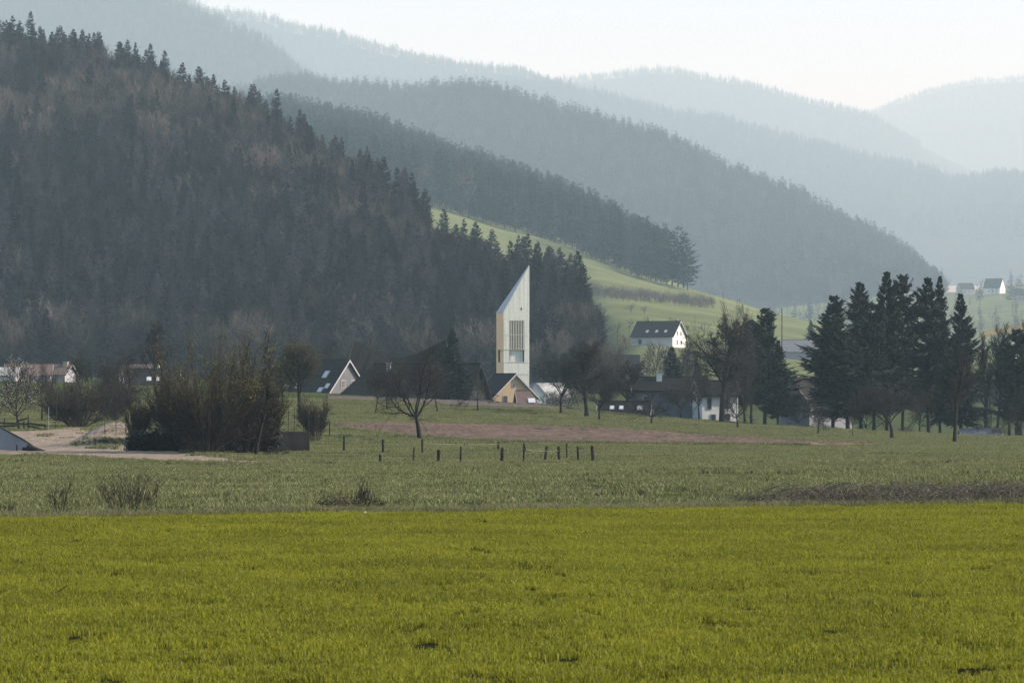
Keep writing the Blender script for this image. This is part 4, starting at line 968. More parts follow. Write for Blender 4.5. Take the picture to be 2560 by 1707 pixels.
orchard(105, 1050, 885, 36, 'broad', 'leafless tree between blossoming plum and round bush')
orchard(1522, 1030, 832, 66, 'vase', 'large vase-shaped leafless tree behind the second pear tree', name='bare_tree', d=500)
orchard(1842, 1040, 745, 72, 'vase', 'highest leafless crown behind the tall pear tree', name='bare_tree', d=610, rotz=1.0)
orchard(1700, 1000, 870, 44, 'open', 'hazy leafless tree behind the long grey house', name='bare_tree', d=640)
orchard(1648, 1010, 848, 46, 'blossom', 'pale blossoming tree behind the white chimney', d=620, leafname='blossom')
orchard(1420, 1030, 965, 40, 'blossom', 'low pale blossoming shrub behind the upright pear tree', name='blossom_shrub', d=480, leafname='blossom', group=None)
orchard(1735, 1000, 845, 40, 'vase', 'hazy leafless tree below the white-gabled farmhouse', name='bare_tree', d=760)
orchard(1385, 1025, 975, 30, 'blossom', 'low pale shrub right of the small red-tiled house', name='blossom_shrub', d=560, leafname='blossom')
for i, (x_, b_, t_, w_) in enumerate(((2462, 1100, 830, 34), (2492, 1100, 812, 36), (2524, 1102, 805, 34), (2552, 1102, 800, 36))):
    orchard(x_, b_, t_, w_, 'poplar', ('first', 'second', 'third', 'last')[i] + ' of four slim leafless trees right of the dark conifers', name='bare_tree', d=470 + 12 * (i % 2), group='slim trees at the right edge')
for i, (x_, b_, t_, w_) in enumerate(((2000, 1075, 975, 34), (2085, 1082, 985, 40), (2170, 1085, 990, 40), (2300, 1094, 970, 46), (2480, 1098, 985, 44), (2540, 1100, 960, 46))):
    orchard(x_, b_, t_, w_, ('broad2', 'small2')[i % 2], 'scrubby leafless growth under the right-hand trees, ' + ('leftmost', 'second from left', 'third from left', 'third from right', 'second from right', 'rightmost')[i], name='scrub', d=452, cat='shrub', group='undergrowth at the right')
for i, (x_, tp) in enumerate(((1543, 800), (1577, 796), (1623, 786), (1678, 790), (1709, 802), (1577, 755), (1611, 758), (1498, 755), (1566, 830), (1721, 850), (1760, 800), (1660, 860))):
    bs = (842, 818, 819, 818, 839, 782, 785, 771, 873, 896, 838, 902)[i]
    hh = HILLS['second']; tt = np.linspace(0.05, 2, 400); Q = hh.pos(np.full(400, x_ + 0.), tt); k_ = int(np.argmin(np.abs(Q[:, 2] - z_of(bs, Q[:, 1])))); p = Q[k_]
    s_h = (bs - tp) * mpp(p[1]) / 6.0
    place_tree('tiny', 'fruit_tree', 'small hazy leafless fruit tree scattered on the sloping meadow', p, i * 1.1, (s_h * (1.0 + 0.25 * (i % 3)), s_h * 1.1, s_h), group='small trees on the sloping meadow')

# conifers
for i, (sh_, R0_, wh_, ba_, bl_) in enumerate(((0.78, 5.4, 34, 0.24, 0.03), (0.68, 5.6, 32, 0.20, 0.10), (0.90, 5.4, 36, 0.12, 0.0))):
    conifer_mesh('fir%d' % i, 200 + i, 22, R0_, wh_, 7, 21, 0.34, bare=ba_, droop=0.40, shape=sh_, irregular=(0.3, 0.4, 0.15)[i], blunt=bl_, width=0.06)
conifer_mesh('spruce', 210, 14, 3.3, 34, 9, 16, 0.22, bare=0.04, droop=0.4, shape=0.85, irregular=0.15, width=0.09)
def conif(px, base, top, w, d, key, label, rz=0.0, group=None):
    p = at(px, base, d); H_ = (base - top) * mpp(d); H0, R0 = DIM[key]; k_ = (1.24 if d < 520 else 1.0) * w * mpp(d) / R0
    place_tree(key, 'conifer', label, p, rz, (k_, k_, H_ / H0), cat='conifer', group=group)
conif(2082, 1090, 738, 70, 455, 'fir1', 'dark conifer with full left side, leftmost of the right-hand clump', 0.4)
conif(2152, 1092, 706, 66, 470, 'fir0', 'second conifer from the left in the right-hand clump', 2.0)
conif(2216, 1093, 680, 62, 462, 'fir0', 'highest ragged conifer of the right-hand clump', 4.0)
conif(2256, 1094, 686, 60, 476, 'fir1', 'conifer with spreading top just right of the highest one', 5.2)
conif(2322, 1096, 694, 64, 466, 'fir0', 'conifer with a ragged open top in the clump right of the gap', 1.1)
conif(2350, 1096, 690, 50, 482, 'fir2', 'narrow conifer behind the ragged one in the right-hand clump', 3.0)
conif(2402, 1098, 734, 66, 460, 'fir2', 'evenly pointed dark conifer at the right end of the clump', 0.2)
conif(2185, 1092, 760, 66, 452, 'fir1', 'conifer filling the middle of the right-hand clump', 0.9)
conif(2120, 1090, 830, 80, 448, 'fir1', 'lower dark conifer filling the left of the right-hand clump', 3.3)
conif(2545, 1102, 822, 60, 455, 'fir1', 'dark conifer cut off by the right edge', 2.2)
conif(1912, 1060, 770, 66, 500, 'fir1', 'tall dull conifer right of the tall pear tree', 1.0)
conif(1945, 1062, 850, 48, 492, 'fir2', 'lower conifer beside the thin tall pole', 2.6)
conif(1878, 1058, 800, 50, 515, 'fir1', 'conifer behind the tall pear tree', 4.0)
conif(1130, 1012, 822, 46, 492, 'spruce', 'dark spruce rising behind the black barn', 0.5)
conif(1680, 1010, 866, 46, 560, 'spruce', 'dark spruce behind the white chimney', 1.5)
conif(1742, 985, 885, 18, 640, 'spruce', 'small narrow spruce below the white-gabled farmhouse', 2.5)
p_ = at(2027, 862, 1190); place_tree('spruce', 'conifer', 'small hazy spruce alone on the meadow above the slate-grey barn', p_, 0.7, (0.75, 0.75, 0.62), cat='conifer')

bush(510, 1136, 818, 128, 'hazel', 'huge many-stemmed dark bush with yellow-green tips at left of centre', rz=0.4)
bush(612, 1134, 822, 104, 'hazel2', 'right half of the great budding thicket, greener at the top', rz=1.4)
bush(440, 1120, 900, 70, 'dense', 'lower dark thicket against the left of the huge bush', rz=2.4)
bush(196, 1068, 918, 82, 'dense', 'round dark leafless bush left of the earth mound', rz=0.2)
bush(790, 1104, 984, 46, 'sprout', 'fan-shaped bush at the right end of the concrete wall', rz=0.9)
bush(668, 1120, 1010, 40, 'sprout', 'small bush before the concrete wall', rz=1.9)
bush(345, 1112, 985, 34, 'sprout', 'thin upright bush at the dark end of the concrete wall', rz=2.9)
bush(330, 1282, 1168, 86, 'willow', 'fan of bare willow shoots at the field edge', name='willow_shoots', rz=0.3)
bush(152, 1290, 1180, 36, 'wisp', 'thin wispy sapling at the field edge on the left', name='sapling', rz=0.8, cat='sapling')
bush(905, 1275, 1190, 46, 'wisp', 'wispy upright stems rising from the brown bramble patch', name='sapling', rz=1.8, cat='sapling')
bush(880, 1276, 1218, 100, 'brambleclump', 'low brown bramble patch at the field edge, left of centre', name='bramble_bush', rz=0.6, leafname='dry_leaves')
bush(1190, 1272, 1243, 22, 'wisp', 'tuft of dead stalks at the field edge near the middle', name='dead_stalks', rz=0.6, cat='weed')
bush(1860, 1258, 1232, 40, 'wisp', 'tuft of dead reeds left of the long bramble bank', name='dead_stalks', rz=2.6, cat='weed')
bush(10, 1290, 1245, 30, 'wisp', 'clump of dead stalks at the left edge of the field', name='dead_stalks', rz=3.6, cat='weed')
orchard(640, 1139, 935, 56, 'open', 'young leafless tree with pale trunk in front of the concrete wall', rotz=0.2)

# long bramble bank at the right
M_cane = mat('bramble_canes', (0.085, 0.076, 0.054), 0.8, scale=3, var=0.4)
def bramble():
    rng = np.random.default_rng(77); T = Tubes(); lv = []
    for i in range(1300):
        px = 1850 + 760 * rng.random() ** 0.9; f = np.clip((px - 1840) / 170, 0.12, 1); row = 1262 - (px - 1850) * 0.012
        q = hit(px, row)[:2] + rng.normal(0, 1, 2) * (0.2, 1.1); z_ = float(gz(q[0], q[1])[0])
        a = rng.uniform(0, 6.28); h_ = 0.50 * f * rng.uniform(0.3, 1.15); l = rng.uniform(0.4, 1.3) * (0.4 + f); dx, dy = math.cos(a) * l, math.sin(a) * l * 0.6
        t_ = np.linspace(0, 1, 6); P = np.c_[q[0] + dx * t_, q[1] + dy * t_, z_ + h_ * 4 * t_ * (1 - t_) * (1.2 - 0.6 * t_)] + rng.normal(0, 0.02, (6, 3))
        T.add(P, 0.007 * (1 - 0.5 * t_), 3); lv += [P[2], P[3], P[4]]
    V, F = T.arrays(); o = obj('bramble_bank', mesh_np('bramble_bank', V, F, M_cane)); tag(o, 'long low bank of brown brambles along the field edge at the right', 'brambles', kind='stuff')
    lv = np.array(lv); lv = lv[rng.random(len(lv)) < 0.5]; V, F = leaf_tris(rng, lv, 0.028, 1); obj('dry_leaves', mesh_np('dry_leaves', V, [F], M_dry), o)
bramble()

# ------------------------------------------------------------------ grass
def blade_patch(name, seed, size, n, hmin, hmax, w, m, clump=0.5, bend=0.5, ncl=60, dry=None, tuft=0.0, holes=0):
    rng = np.random.default_rng(seed)
    cl = rng.uniform(-size/2, size/2, (ncl, 2)); isc = rng.random(n) < clump
    xy = np.where(isc[:, None], cl[rng.integers(0, ncl, n)] + rng.normal(0, tuft or size / 40, (n, 2)), rng.uniform(-size/2, size/2, (n, 2)))
    h_ = rng.uniform(hmin, hmax, n) * (0.75 + 0.35 * wob(xy[:, 0], xy[:, 1], 5.0 / size * 3, seed)); a = rng.uniform(0, 6.28, n); lean = bend * rng.uniform(0.2, 1.0, n) * h_
    d = np.c_[np.cos(a), np.sin(a)]; b = rng.uniform(0, 6.28, n); sd = np.c_[np.cos(b), np.sin(b)] * (w * rng.uniform(0.6, 1.3, n))[:, None] / 2
    z0 = np.full(n, -0.02)
    if holes:
        hc = rng.uniform(-size/2, size/2, (holes, 2)); hr = rng.uniform(0.05, 0.13, holes)
        inn = (np.hypot(xy[:, None, 0] - hc[None, :, 0], (xy[:, None, 1] - hc[None, :, 1]) * 0.8) < hr[None]).any(1)
        h_ = np.where(inn, h_ * 0.25, h_); lean = np.where(inn, lean * 0.25, lean)
    p0 = np.c_[xy, z0]; p1 = np.c_[xy + d * (lean * 0.3)[:, None], h_ * 0.6]; p2 = np.c_[xy + d * lean[:, None], h_ * np.clip(1.0 - 0.25 * lean / h_, 0.3, 1)]
    s3 = np.c_[sd, np.zeros(n)]
    if tuft:
        h_[isc] *= 1.25; h_[~isc] *= 0.55
        p1[:, 2] = h_ * 0.6; p2[:, 2] = h_ * np.clip(1.0 - 0.25 * lean / h_, 0.3, 1)
    V = np.stack((p0 - s3, p0 + s3, p1 + s3 * 0.8, p1 - s3 * 0.8, p2), 1).reshape(-1, 3)
    i = np.arange(n) * 5
    q = np.stack((i, i+1, i+2, i+3), -1); t = np.stack((i+3, i+2, i+4), -1)
    if dry is None: return mesh_np(name, V, [q, t], m)
    isd = (rng.random(n) < dry[1]).astype(int)
    return mesh_np(name, V, [q, t], mats=[m, dry[0]], midx=np.r_[isd, isd])
FP = 1.0
C_field = protos('field_grass', [blade_patch('fg%d' % i, 400 + i, FP * 1.18, 2300, 0.035, 0.095, 0.0085, M_grass, 0.84, 0.9, 140, (M_dry, 0.012), tuft=0.028, holes=2) for i in range(6)])
rng = np.random.default_rng(5); pts = []
for yy in np.arange(24, 92, FP):
    X = np.arange(-0.165 * yy - 2, 0.165 * yy + 2, FP); X = X + rng.uniform(-0.3, 0.3, len(X)); Y = yy + rng.uniform(-0.3, 0.3, len(X))
    k = Y < edge_y(X) - 0.5; pts.append(np.c_[X, Y, np.full(len(X), 0.03)][k])
pts = np.concatenate(pts); bare_ = wob(pts[:, 0], pts[:, 1], 1.4, 31) + rng.normal(0, 0.25, len(pts))
pts = pts[bare_ < 5]
scatter_stuff('young_grass', 'bright yellow-green young grass blades covering the foreground field', 'grass', pts, rng.integers(0, 6, len(pts)), rng.uniform(0, 6.28, len(pts)), rng.uniform(0.8, 1.15, len(pts)), C_field)

X = rng.uniform(-15, 15, 260); Y = edge_y(X) + rng.uniform(-0.5, 0.55, 260) ** 1
C_stray = protos('stray_grass', [blade_patch('sg%d' % i, 480 + i, 0.35, 110, 0.05, 0.12, 0.009, M_grass, 0.6, 0.8, 6) for i in range(2)])
scatter_stuff('stray_grass', 'ragged tufts of young grass along the far edge of the bright field', 'grass', np.c_[X, Y, np.full(260, 0.01)], rng.integers(0, 2, 260), rng.uniform(0, 6.28, 260), rng.uniform(0.7, 1.3, 260), C_stray)
MP = 2.6
C_mead = protos('meadow_grass', [blade_patch('mg%d' % i, 420 + i, MP * 1.15, 1500, 0.06, 0.20, 0.022, M_mgrass, 0.55, 0.7, 60, (M_dry, 0.10)) for i in range(5)]
    + [blade_patch('mt%d' % i, 440 + i, MP * 0.5, 420, 0.12, 0.34, 0.022, M_mgrass, 0.7, 0.6, 6, (M_dry, 0.18)) for i in range(2)])
pts = []
for yy in np.arange(76, 440, MP * 0.9):
    X = np.arange(-0.16 * yy - 3, 0.16 * yy + 3, MP * (0.9 if yy < 260 else 1.0)); X = X + rng.uniform(-0.8, 0.8, len(X)); Y = yy + rng.uniform(-0.8, 0.8, len(X))
    pts.append(np.c_[X, Y][Y > edge_y(X) + 1.1])
pts = np.concatenate(pts); ok = np.ones(len(pts), bool)
for pl in POLYS: ok &= ~inside(pts, pl)
pts = pts[ok]; z = gz(pts[:, 0], pts[:, 1]); v = np.where(rng.random(len(pts)) < 0.86, rng.integers(0, 5, len(pts)), rng.integers(5, 7, len(pts)))
scatter_stuff('meadow_grass', 'short grey-green meadow grass with paler dry blades', 'grass', np.c_[pts, z], v, rng.uniform(0, 6.28, len(pts)), rng.uniform(0.75, 1.15, len(pts)), C_mead)
# rough unmown verge along the field edge
X = rng.uniform(-16, 16, 900); Y = edge_y(X) + rng.uniform(-0.1, 1.9, 900); k = np.abs(X) < 0.165 * Y
C_verge = protos('verge_grass', [blade_patch('vg%d' % i, 460 + i, 0.7, 260, 0.06, 0.22, 0.010, M_mgrass, 0.4, 0.7, 8, (M_dry, 0.30)) for i in range(3)])
pts = np.c_[X, Y, gz(X, Y)][k]
scatter_stuff('verge_grass', 'rough pale verge grass between the field and the meadow', 'grass', pts, rng.integers(0, 3, len(pts)), rng.uniform(0, 6.28, len(pts)), rng.uniform(0.7, 1.2, len(pts)), C_verge)
# tussocks at the edge of the brown field and on the ditch bank
tp = []
for fr_ in ([(838,1060),(1000,1059),(1160,1060),(1400,1067),(1700,1082),(2000,1102)], [(838,1069),(1000,1091),(1160,1102),(1400,1109),(1700,1111),(2000,1114)], [(1090,1024),(1200,1024),(1330,1026),(1440,1028)]):
    a = np.array(fr_, float)
    for x_ in np.arange(a[0, 0], a[-1, 0], 5.0):
        p = hit(x_, np.interp(x_, a[:, 0], a[:, 1]))
        tp.append(p + np.array((rng.uniform(-0.3, 0.3), rng.uniform(-0.8, 0.8), 0.0)))
for x_, r_ in zip(rng.uniform(20, 340, 40), rng.uniform(1072, 1124, 40)):
    if rng.random() < 0.25 + 0.75 * (x_ > 200): tp.append(hit(x_, r_))
for x_ in rng.uniform(60, 690, 110): tp.append(hit(x_, np.interp(x_, [0, 100, 250, 450, 700], [1139, 1143, 1154, 1162, 1168]) + rng.normal(0, 1.5)))
for x_ in rng.uniform(480, 700, 50): tp.append(hit(x_, np.interp(x_, [450, 700], [1130, 1159]) + rng.normal(0, 3)))
tp = np.array(tp); tp[:, 2] = gz(tp[:, 0], tp[:, 1])
scatter_stuff('tussock_grass', 'darker tussocks along the edges of the brown field', 'grass', tp, rng.integers(5, 7, len(tp)), rng.uniform(0, 6.28, len(tp)), rng.uniform(0.7, 1.4, len(tp)), C_mead)

# cut maize stubble along the field edge
st = MB(); rng = np.random.default_rng(15)
for i in range(300):
    x_ = rng.uniform(-14.5, 14.5); p = np.array((x_, float(edge_y(np.array(x_))) + rng.choice((0.15, 0.6)) + rng.normal(0, 0.06), 0)); p[2] = float(gz(p[0], p[1])[0]) - 0.02
    ln_ = rng.uniform(0.07, 0.20); d = nrm(np.array((rng.normal(0, 0.45), rng.normal(0, 0.2), 1.0)))
    st.bar(p, p + d * ln_, 0.011, 5)
M_stub = mat('stubble_straw', (0.12, 0.10, 0.075), 0.8, scale=8, var=0.5)
tag(st.build('maize_stubble', M_stub), 'row of short cut maize stalks along the field edge', 'stubble', kind='stuff')

# ------------------------------------------------------------------ fences, posts
M_post = mat('post_wood', (0.035, 0.030, 0.027), 0.9, scale=5, var=0.3, spec=0.1)
M_wire = mat('fence_tape', (0.26, 0.26, 0.21), 0.6, var=0.1)
M_metal = mat('galvanised_steel', (0.30, 0.31, 0.32), 0.5, var=0.1, spec=0.5)
POST = [(824,1092,1055,0,'beside the fan-shaped bush'),(860,1129,1090,.02,'first of the front row, right of the wall'),(958,1133,1099,-.01,'left of the large forked tree'),(1033,1156,1119,.06,'leaning, in front of the large forked tree'),(1056,1136,1097,0,'tall, directly below the large forked tree'),(1096,1157,1124,.03,'third of the near row'),(1152,1157,1116,0,'straight, in the near row below the ochre house'),(1246,1126,1104,0,'short and far, below the church tower'),(1254,1158,1118,.05,'stout and leaning, below the church tower'),(1309,1158,1108,.01,'thin with a hanging strap'),(1362,1155,1115,.12,'strongly leaning, near row right of the tower'),(1398,1152,1116,-.04,'thin, left of the tallest right-hand post'),(1417,1149,1108,0,'tallest of the right-hand cluster'),(1446,1153,1116,-.05,'second from the right end'),(1483,1156,1115,-.07,'last at the right end'),(729,1128,1102,0,'before the concrete wall')]
PT = {}
for i, (px, b_, t_, ln_, lab) in enumerate(POST):
    p = hit(px, b_); H_ = (b_ - t_) * mpp(p[1]); r = 0.05 + 0.022 * ((i * 7) % 3)
    m = MB(); rg = np.random.default_rng(i); n_ = 7
    ang = np.arange(n_) * 2 * math.pi / n_; V = []
    for z_ in (-0.3, H_ * 0.4, H_ * 0.8, H_):
        rr = r * rg.uniform(0.85, 1.15, n_) * (0.9 if z_ == H_ else 1); V.append(np.c_[np.cos(ang) * rr + ln_ * z_, np.sin(ang) * rr, np.full(n_, z_) + (rg.uniform(-0.03, 0.03, n_) if z_ == H_ else 0)])
    V = np.vstack(V); F = [(k * n_ + j, k * n_ + (j+1) % n_, (k+1) * n_ + (j+1) % n_, (k+1) * n_ + j) for k in range(3) for j in range(n_)] + [tuple(range(3 * n_, 4 * n_))]
    m.add(V, F); o = m.build('fence_post', M_post, loc=p); tag(o, 'dark wooden fence post, ' + lab, 'post', 'pasture fence posts')
    PT[px] = p + np.array((ln_ * H_, 0, H_ * 0.72))
def wire(a, b, name, label, r=0.007, sag=0.05, cat='wire', m=None):
    T = Tubes(); t_ = np.linspace(0, 1, 7); a, b = PT[a], PT[b]; P = a[None] * (1 - t_)[:, None] + b[None] * t_[:, None]; P[:, 2] -= sag * 4 * t_ * (1 - t_); P[:, 1] -= 0.09
    T.add(P, np.full(7, r), 4); V, F = T.arrays(); tag(obj(name, mesh_np(name, V, F, m or M_wire)), label, cat, 'fence tapes')
for a_, b_, lab in ((958, 1056, 'pale fence tape between posts left of and below the forked tree'), (1056, 1246, 'pale fence tape running to the short far post'), (1152, 1254, 'pale fence tape in the near row below the tower'), (1254, 1309, 'pale fence tape left of the strapped post'), (1309, 1362, 'pale fence tape right of the strapped post'), (1362, 1398, 'pale fence tape right of the strongly leaning post'), (1417, 1446, 'pale fence tape right of the tallest post'), (1446, 1483, 'pale fence tape at the right end')):
    wire(a_, b_, 'fence_tape', lab)
s_p = hit(1309, 1158); MB().hexa([(0.06,-0.03,0.65),(0.12,-0.03,0.62),(0.12,0.0,0.62),(0.06,0.0,0.65),(0.08,-0.04,0.95),(0.03,-0.04,0.95),(0.03,0.0,0.95),(0.08,0.0,0.95)]).build('strap', M_post, loc=s_p)
bpy.data.objects['strap'].parent = None; tag(bpy.data.objects['strap'], 'black strap hanging on a thin fence post', 'strap')
for i, (px, b_, t_) in enumerate(((1116, 1110, 1105), (1124, 1111, 1106), (1140, 1115, 1110), (1160, 1115, 1110), (1167, 1117, 1110))):
    p = hit(px, b_); H_ = 0.2 + 0.03 * (i % 3)
    tag(MB().bar((0, 0, -0.1), (0.01 * i, 0, H_), 0.05, 6).build('stake', M_post, loc=p), 'one of five short stake stumps in grass right of the forked tree', 'stake', 'short stake stumps')
# tall wire fence on the wall at the left
M_net = mat('wire_net', (0.03, 0.03, 0.03), 0.6, var=0.1)
WY = 236.0
def wp(px, row, d=WY): return at(px, row, d)
wf = thing('wire_fence', 'tall thin-posted wire net fence above the concrete wall', 'fence', wp(520, 1082))
o_ = wp(520, 1082); xs_ = [262, 290, 314, 345, 380, 415, 438, 462, 500, 540, 575, 610, 640, 669, 692, 721, 736, 759, 772]
for i, x_ in enumerate(xs_):
    a = wp(x_, 1086) - o_; tp_ = 975 if x_ in (380, 415, 290) else 1018
    MB().bar(a, wp(x_, tp_) - o_, 0.022, 6).build('post', M_net if x_ != 380 else M_metal, wf)
nt_ = MB()
for k in range(9):
    r_ = 1024 + k * 6.5
    nt_.bar(wp(262, r_) - o_, wp(772, r_) - o_, 0.0035, 3)
for x_ in np.arange(262, 773, 5.0): nt_.bar(wp(x_, 1022) - o_, wp(x_, 1082) - o_, 0.003, 3)
n_o = nt_.build('wire_net', M_net, wf); n_o['kind'] = 'stuff'
gt = thing('metal_gate', 'pale galvanised gate frame above the dark wall', 'gate', wp(390, 1080, WY - 1)); o_ = wp(390, 1080, WY - 1); q = lambda x_, r_: wp(x_, r_, WY - 1) - o_
for (a, b, nm_) in (((376,1080),(376,1023),'post'), ((404,1078),(404,1023),'post'), ((376,1024),(404,1024),'rail'), ((376,1041),(404,1041),'rail'), ((376,1077),(404,1077),'rail')):
    MB().bar(q(*a), q(*b), 0.028, 6).build(nm_, M_metal, gt)
for x_ in np.arange(380, 403, 3.6): MB().bar(q(x_, 1078), q(x_, 1024), 0.008, 4).build('bar', M_metal, gt)
for lab, px, b_, t_, r in (('thin tall black pole left of the earth mound', 138, 1074, 945, 0.035), ('short thin steel pole left of the earth mound', 122, 1074, 1018, 0.022)):
    p = hit(px, b_); tag(MB().bar((0, 0, -0.3), (0.25 if r > 0.03 else 0, 0, (b_ - t_) * mpp(p[1])), r, 6, r * 0.8).build('pole', M_net if r > 0.03 else M_metal, loc=p), lab, 'pole')
# rail fence at the left edge
wf = thing('rail_fence', 'dark wooden rail fence under the blossoming plum', 'fence', hit(45, 1074)); o_ = hit(45, 1074); D_ = o_[1]; q = lambda x_, r_: at(x_, r_, D_) - o_
for x_, a, b in ((11, 1076, 1046), (45, 1076, 1047), (60, 1076, 1052), (71, 1076, 1040), (113, 1078, 1061), (-30, 1076, 1046)):
    MB().bar(q(x_, a), q(x_, b), 0.055, 7).build('post', M_post, wf)
for a, b in (((-30, 1056), (72, 1060)), ((-30, 1066), (45, 1064)), ((40, 1054), (68, 1045)), ((68, 1058), (115, 1063)), ((68, 1064), (112, 1074))):
    A, B = q(*a), q(*b); MB().slab([A + (0, -0.06, -0.07), B + (0, -0.06, -0.07), B + (0, -0.06, 0.07), A + (0, -0.06, 0.07)], (0, -1, 0), 0.04).build('rail', M_post, wf)
# concrete wall and its ivy
M_conc = mat('old_concrete', (0.026, 0.025, 0.022), 0.9, scale=1.2, var=0.3, spec=0.15)
M_conc2 = mat('pale_concrete', (0.22, 0.23, 0.24), 0.9, scale=0.8, var=0.15, spec=0.15)
M_ivy = mat('ivy_leaves', (0.010, 0.013, 0.008), 0.6, scale=2.0, var=0.4, spec=0.2)
W0_, W1_ = hit(325, 1130), hit(775, 1106); W1_ = np.array(((775 - CX) / FPX * (W0_[1] + 3), W0_[1] + 3, 0)); 
cw = thing('concrete_wall', 'low dark concrete retaining wall under the big bushes', 'wall', (W0_[0], W0_[1], 0)); n_ = 6
for i in range(n_):
    A = np.array((W0_[0], W0_[1], 0)) + (W1_ - np.array((W0_[0], W0_[1], 0))) * i / n_; B = np.array((W0_[0], W0_[1], 0)) + (W1_ - np.array((W0_[0], W0_[1], 0))) * (i + 0.985) / n_
    zt_ = float(z_of(1080, W0_[1])); zb_ = -6.0; A -= (W0_[0], W0_[1], 0); B -= (W0_[0], W0_[1], 0)
    MB().hexa([(A[0], A[1], zb_), (B[0], B[1], zb_), (B[0], B[1] + 0.3, zb_), (A[0], A[1] + 0.3, zb_), (A[0], A[1], zt_), (B[0], B[1], zt_), (B[0], B[1] + 0.3, zt_), (A[0], A[1] + 0.3, zt_)]).build('panel', M_conc, cw)
rng = np.random.default_rng(44); N_ = 9000
px_ = 320 + 380 * rng.random(N_) ** 0.95; Yv = W0_[1] - rng.uniform(0.05, 0.7, N_) ** 1.0; row_ = 1078 + rng.random(N_) ** 0.8 * 55 - 6 * np.sin(px_ * 0.05) * rng.random(N_)
pv = np.stack(((px_ - CX) / FPX * Yv, Yv, z_of(row_, Yv)), -1); V, F = leaf_tris(rng, pv, 0.10, 2)
tag(obj('ivy', mesh_np('ivy', V, [F], M_ivy)), 'near-black ivy hanging over the concrete wall', 'ivy', kind='stuff')
# concrete ramp wall at the left edge
Dr = hit(60, 1128)[1]; o_ = at(40, 1140, Dr)
q = lambda x_, r_: at(x_, r_, Dr) - o_
rp = MB(); rp.slab([q(-60, 1150), q(112, 1150), q(112, 1138), q(60, 1102), (q(0, 1069)), q(-60, 1040)], (0, 1, 0), 0.35)
t = thing('ramp_wall', 'sloping pale concrete ramp wall at the left edge', 'wall', o_); rp.build('slab', M_conc2, t)
cp = MB(); cp.slab([q(-60, 1039) + (0,-0.05,0), q(0, 1068) + (0,-0.05,0), q(60, 1101) + (0,-0.05,0), q(113, 1137) + (0,-0.05,0), q(113, 1135) + (0,-0.05,0), q(60, 1098.5) + (0,-0.05,0), q(0, 1066) + (0,-0.05,0), q(-60, 1037) + (0,-0.05,0)], (0, 1, 0), 0.45); cp.build('coping', M_conc, t)
# bundle of dark logs in front of the ramp, with a short upright post
t = thing('log_pile', 'small heap of dark logs at the foot of the ramp wall', 'log pile', at(80, 1140, Dr - 0.8)); M_log = mat('wet_logs', (0.016, 0.015, 0.014), 0.7, scale=6, var=0.3, spec=0.3)
rg = np.random.default_rng(3)
for i in range(10):
    r = rg.uniform(0.07, 0.11); x0 = -0.55 + 0.1 * (i % 5); z0 = 0.08 + 0.16 * (i // 4) + rg.uniform(0, 0.05)
    MB().bar((x0, -0.35 + 0.12 * (i % 4), z0 + 0.25), (x0 + rg.uniform(0.7, 1.2), -0.5 + 0.12 * (i % 4), z0 * 0.7), r, 8, r * 0.9).build('log', M_log, t)
MB().bar((-0.95, -0.2, -0.1), (-0.92, -0.2, 0.72), 0.06, 7).build('post', M_log, t)
# two dark stacks of boards under the big bush
for px, w_, nl, lab in ((478, 1.5, 9, 'taller dark stack of boards at the foot of the ivy wall'), (532, 1.7, 6, 'lower dark stack of boards beneath the huge bush')):
    p = hit(px, 1131); t = thing('board_stack', lab, 'board stack', p - np.array((0, 0.6, 0))); 
    for i in range(nl):
        MB().box((0.03 * math.sin(i * 2.1), 0, 0.04 + i * 0.075), (w_ * (1 - 0.02 * i), 0.7, 0.06)).build('board', M_log, t)
# water valve, brush heap, planks, bag, stick
p = hit(951, 1158); t = thing('water_valve', 'small dark valve post on a plank in the pasture', 'valve', p)
MB().bar((0, 0, -0.1), (0, 0, 0.36), 0.07, 8).build('post', M_log, t); MB().bar((0, 0, 0.36), (0, 0, 0.45), 0.10, 8, 0.07).build('cap', M_log, t)
MB().box((0.1, -0.15, 0.05), (1.1, 0.3, 0.07), 0.1).build('plank', M_post, t)
tag(MB().box((0, 0, 0.04), (0.9, 0.15, 0.06), -0.05).build('plank', M_post, loc=hit(972, 1160)), 'loose plank lying right of the small valve post', 'plank')
tag(MB().box((0, 0, 0.05), (0.30, 0.12, 0.08), 0.1).build('plank', M_post, loc=hit(1821, 1173)), 'short dark board lying alone in the meadow', 'plank')
bush(808, 1163, 1148, 44, 'brambleclump', 'flat heap of pale brushwood left of the valve post', name='brush_heap', rz=1.1, cat='brush heap', leafname='dry_leaves')
bush(690, 1140, 1112, 34, 'brambleclump', 'grey heap of twigs before the concrete wall', name='brush_heap', rz=2.1, cat='brush heap', leafname='dry_leaves')
import bmesh
M_bag = mat('white_plastic', (0.70, 0.72, 0.72), 0.5, var=0.05)
bm = bmesh.new(); bmesh.ops.create_icosphere(bm, subdivisions=3, radius=1.0); rg = np.random.default_rng(6)
for v in bm.verts:
    c = v.co; k = 1 + 0.35 * math.sin(5 * c.x + 3 * c.y) * math.cos(4 * c.z + 2 * c.x) + rg.normal(0, 0.06); v.co = (c.x * 0.12 * k, c.y * 0.09 * k, max(c.z, -0.3) * 0.06 * k + 0.02)
me = bpy.data.meshes.new('plastic_bag'); bm.to_mesh(me); me.materials.append(M_bag); bm.free()
tag(obj('plastic_bag', me, loc=hit(916, 1289)), 'crumpled white plastic bag at the field edge', 'bag')
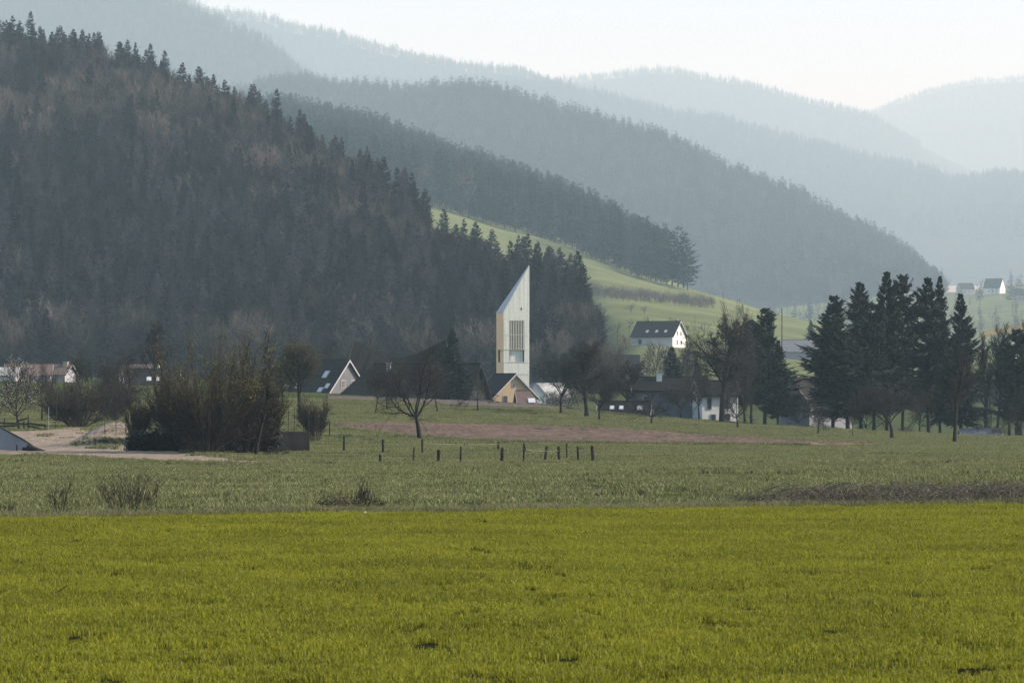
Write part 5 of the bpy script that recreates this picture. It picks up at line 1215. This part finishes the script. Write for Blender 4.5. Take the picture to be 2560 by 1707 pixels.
p = hit(156, 1500); st = Tubes(); st.add(np.array([(-0.07, -0.02, 0.10), (-0.02, 0, 0.14), (0.03, 0.01, 0.17), (0.075, 0.02, 0.21)]), np.array((0.009, 0.008, 0.007, 0.005)), 6); V, F = st.arrays()
tag(obj('stick', mesh_np('stick', V, F, M_post), loc=(p[0], p[1], 0.0)), 'dark slanting stick poking out of the foreground grass', 'stick')
# mistletoe
def mistle(px, row, d, r, label):
    rg = np.random.default_rng(int(px)); n_ = 900; v = rg.normal(0, 1, (n_, 3)); v /= np.linalg.norm(v, axis=1, keepdims=True); V, F = leaf_tris(rg, v * r * rg.uniform(0.5, 1, (n_, 1)), r * 0.13, 1)
    tag(obj('mistletoe', mesh_np('mistletoe', V, [F], mat('mistletoe_leaves', (0.035, 0.036, 0.014), 0.7, var=0.3)), loc=at(px, row, d)), label, 'mistletoe')
mistle(1632, 987, hit(1630, 1061)[1], 0.26, 'round mistletoe ball in the small wide apple tree')
mistle(837, 818, 560, 0.24, 'dark round clump high above the tree before the skylit house')
# hedge on the sloping meadow
h = HILLS['second']; rng = np.random.default_rng(9); P = []
for x_ in rng.uniform(1450, 1785, 420):
    r_ = 725 + (x_ - 1450) * 0.10 + rng.uniform(-1, 18); tt = np.linspace(0.3, 2.2, 500); Q = h.pos(np.full(500, x_), tt); P.append(Q[int(np.argmin(np.abs(Q[:, 2] - z_of(r_, Q[:, 1]))))])
P = np.array(P)
hedge_m = protos('meadow_hedge', [hill_bare('hh%d' % i, 500 + i, 4.2, 2.0, 160, (M_hillbark, M_hillbare), base=0.1) for i in range(2)])
rng = np.random.default_rng(19)
scatter_stuff('hedge', 'dull brown leafless hedge strip across the sloping meadow', 'hedge', P, rng.integers(0, 2, len(P)), rng.uniform(0, 6.28, len(P)), rng.uniform(0.6, 1.2, len(P)), hedge_m)
h = HILLS['slope']; px, t, P = h.scatter(np.random.default_rng(10), 260, 1750, 2700, 0.1, 1.0)
scatter_stuff('copse', 'hazy scattered trees on the far pale slope', 'trees', P, rng.integers(0, 6, len(P)), rng.uniform(0, 6.28, len(P)), rng.uniform(0.4, 1.0, len(P)), C_far)
#%%BODY%%
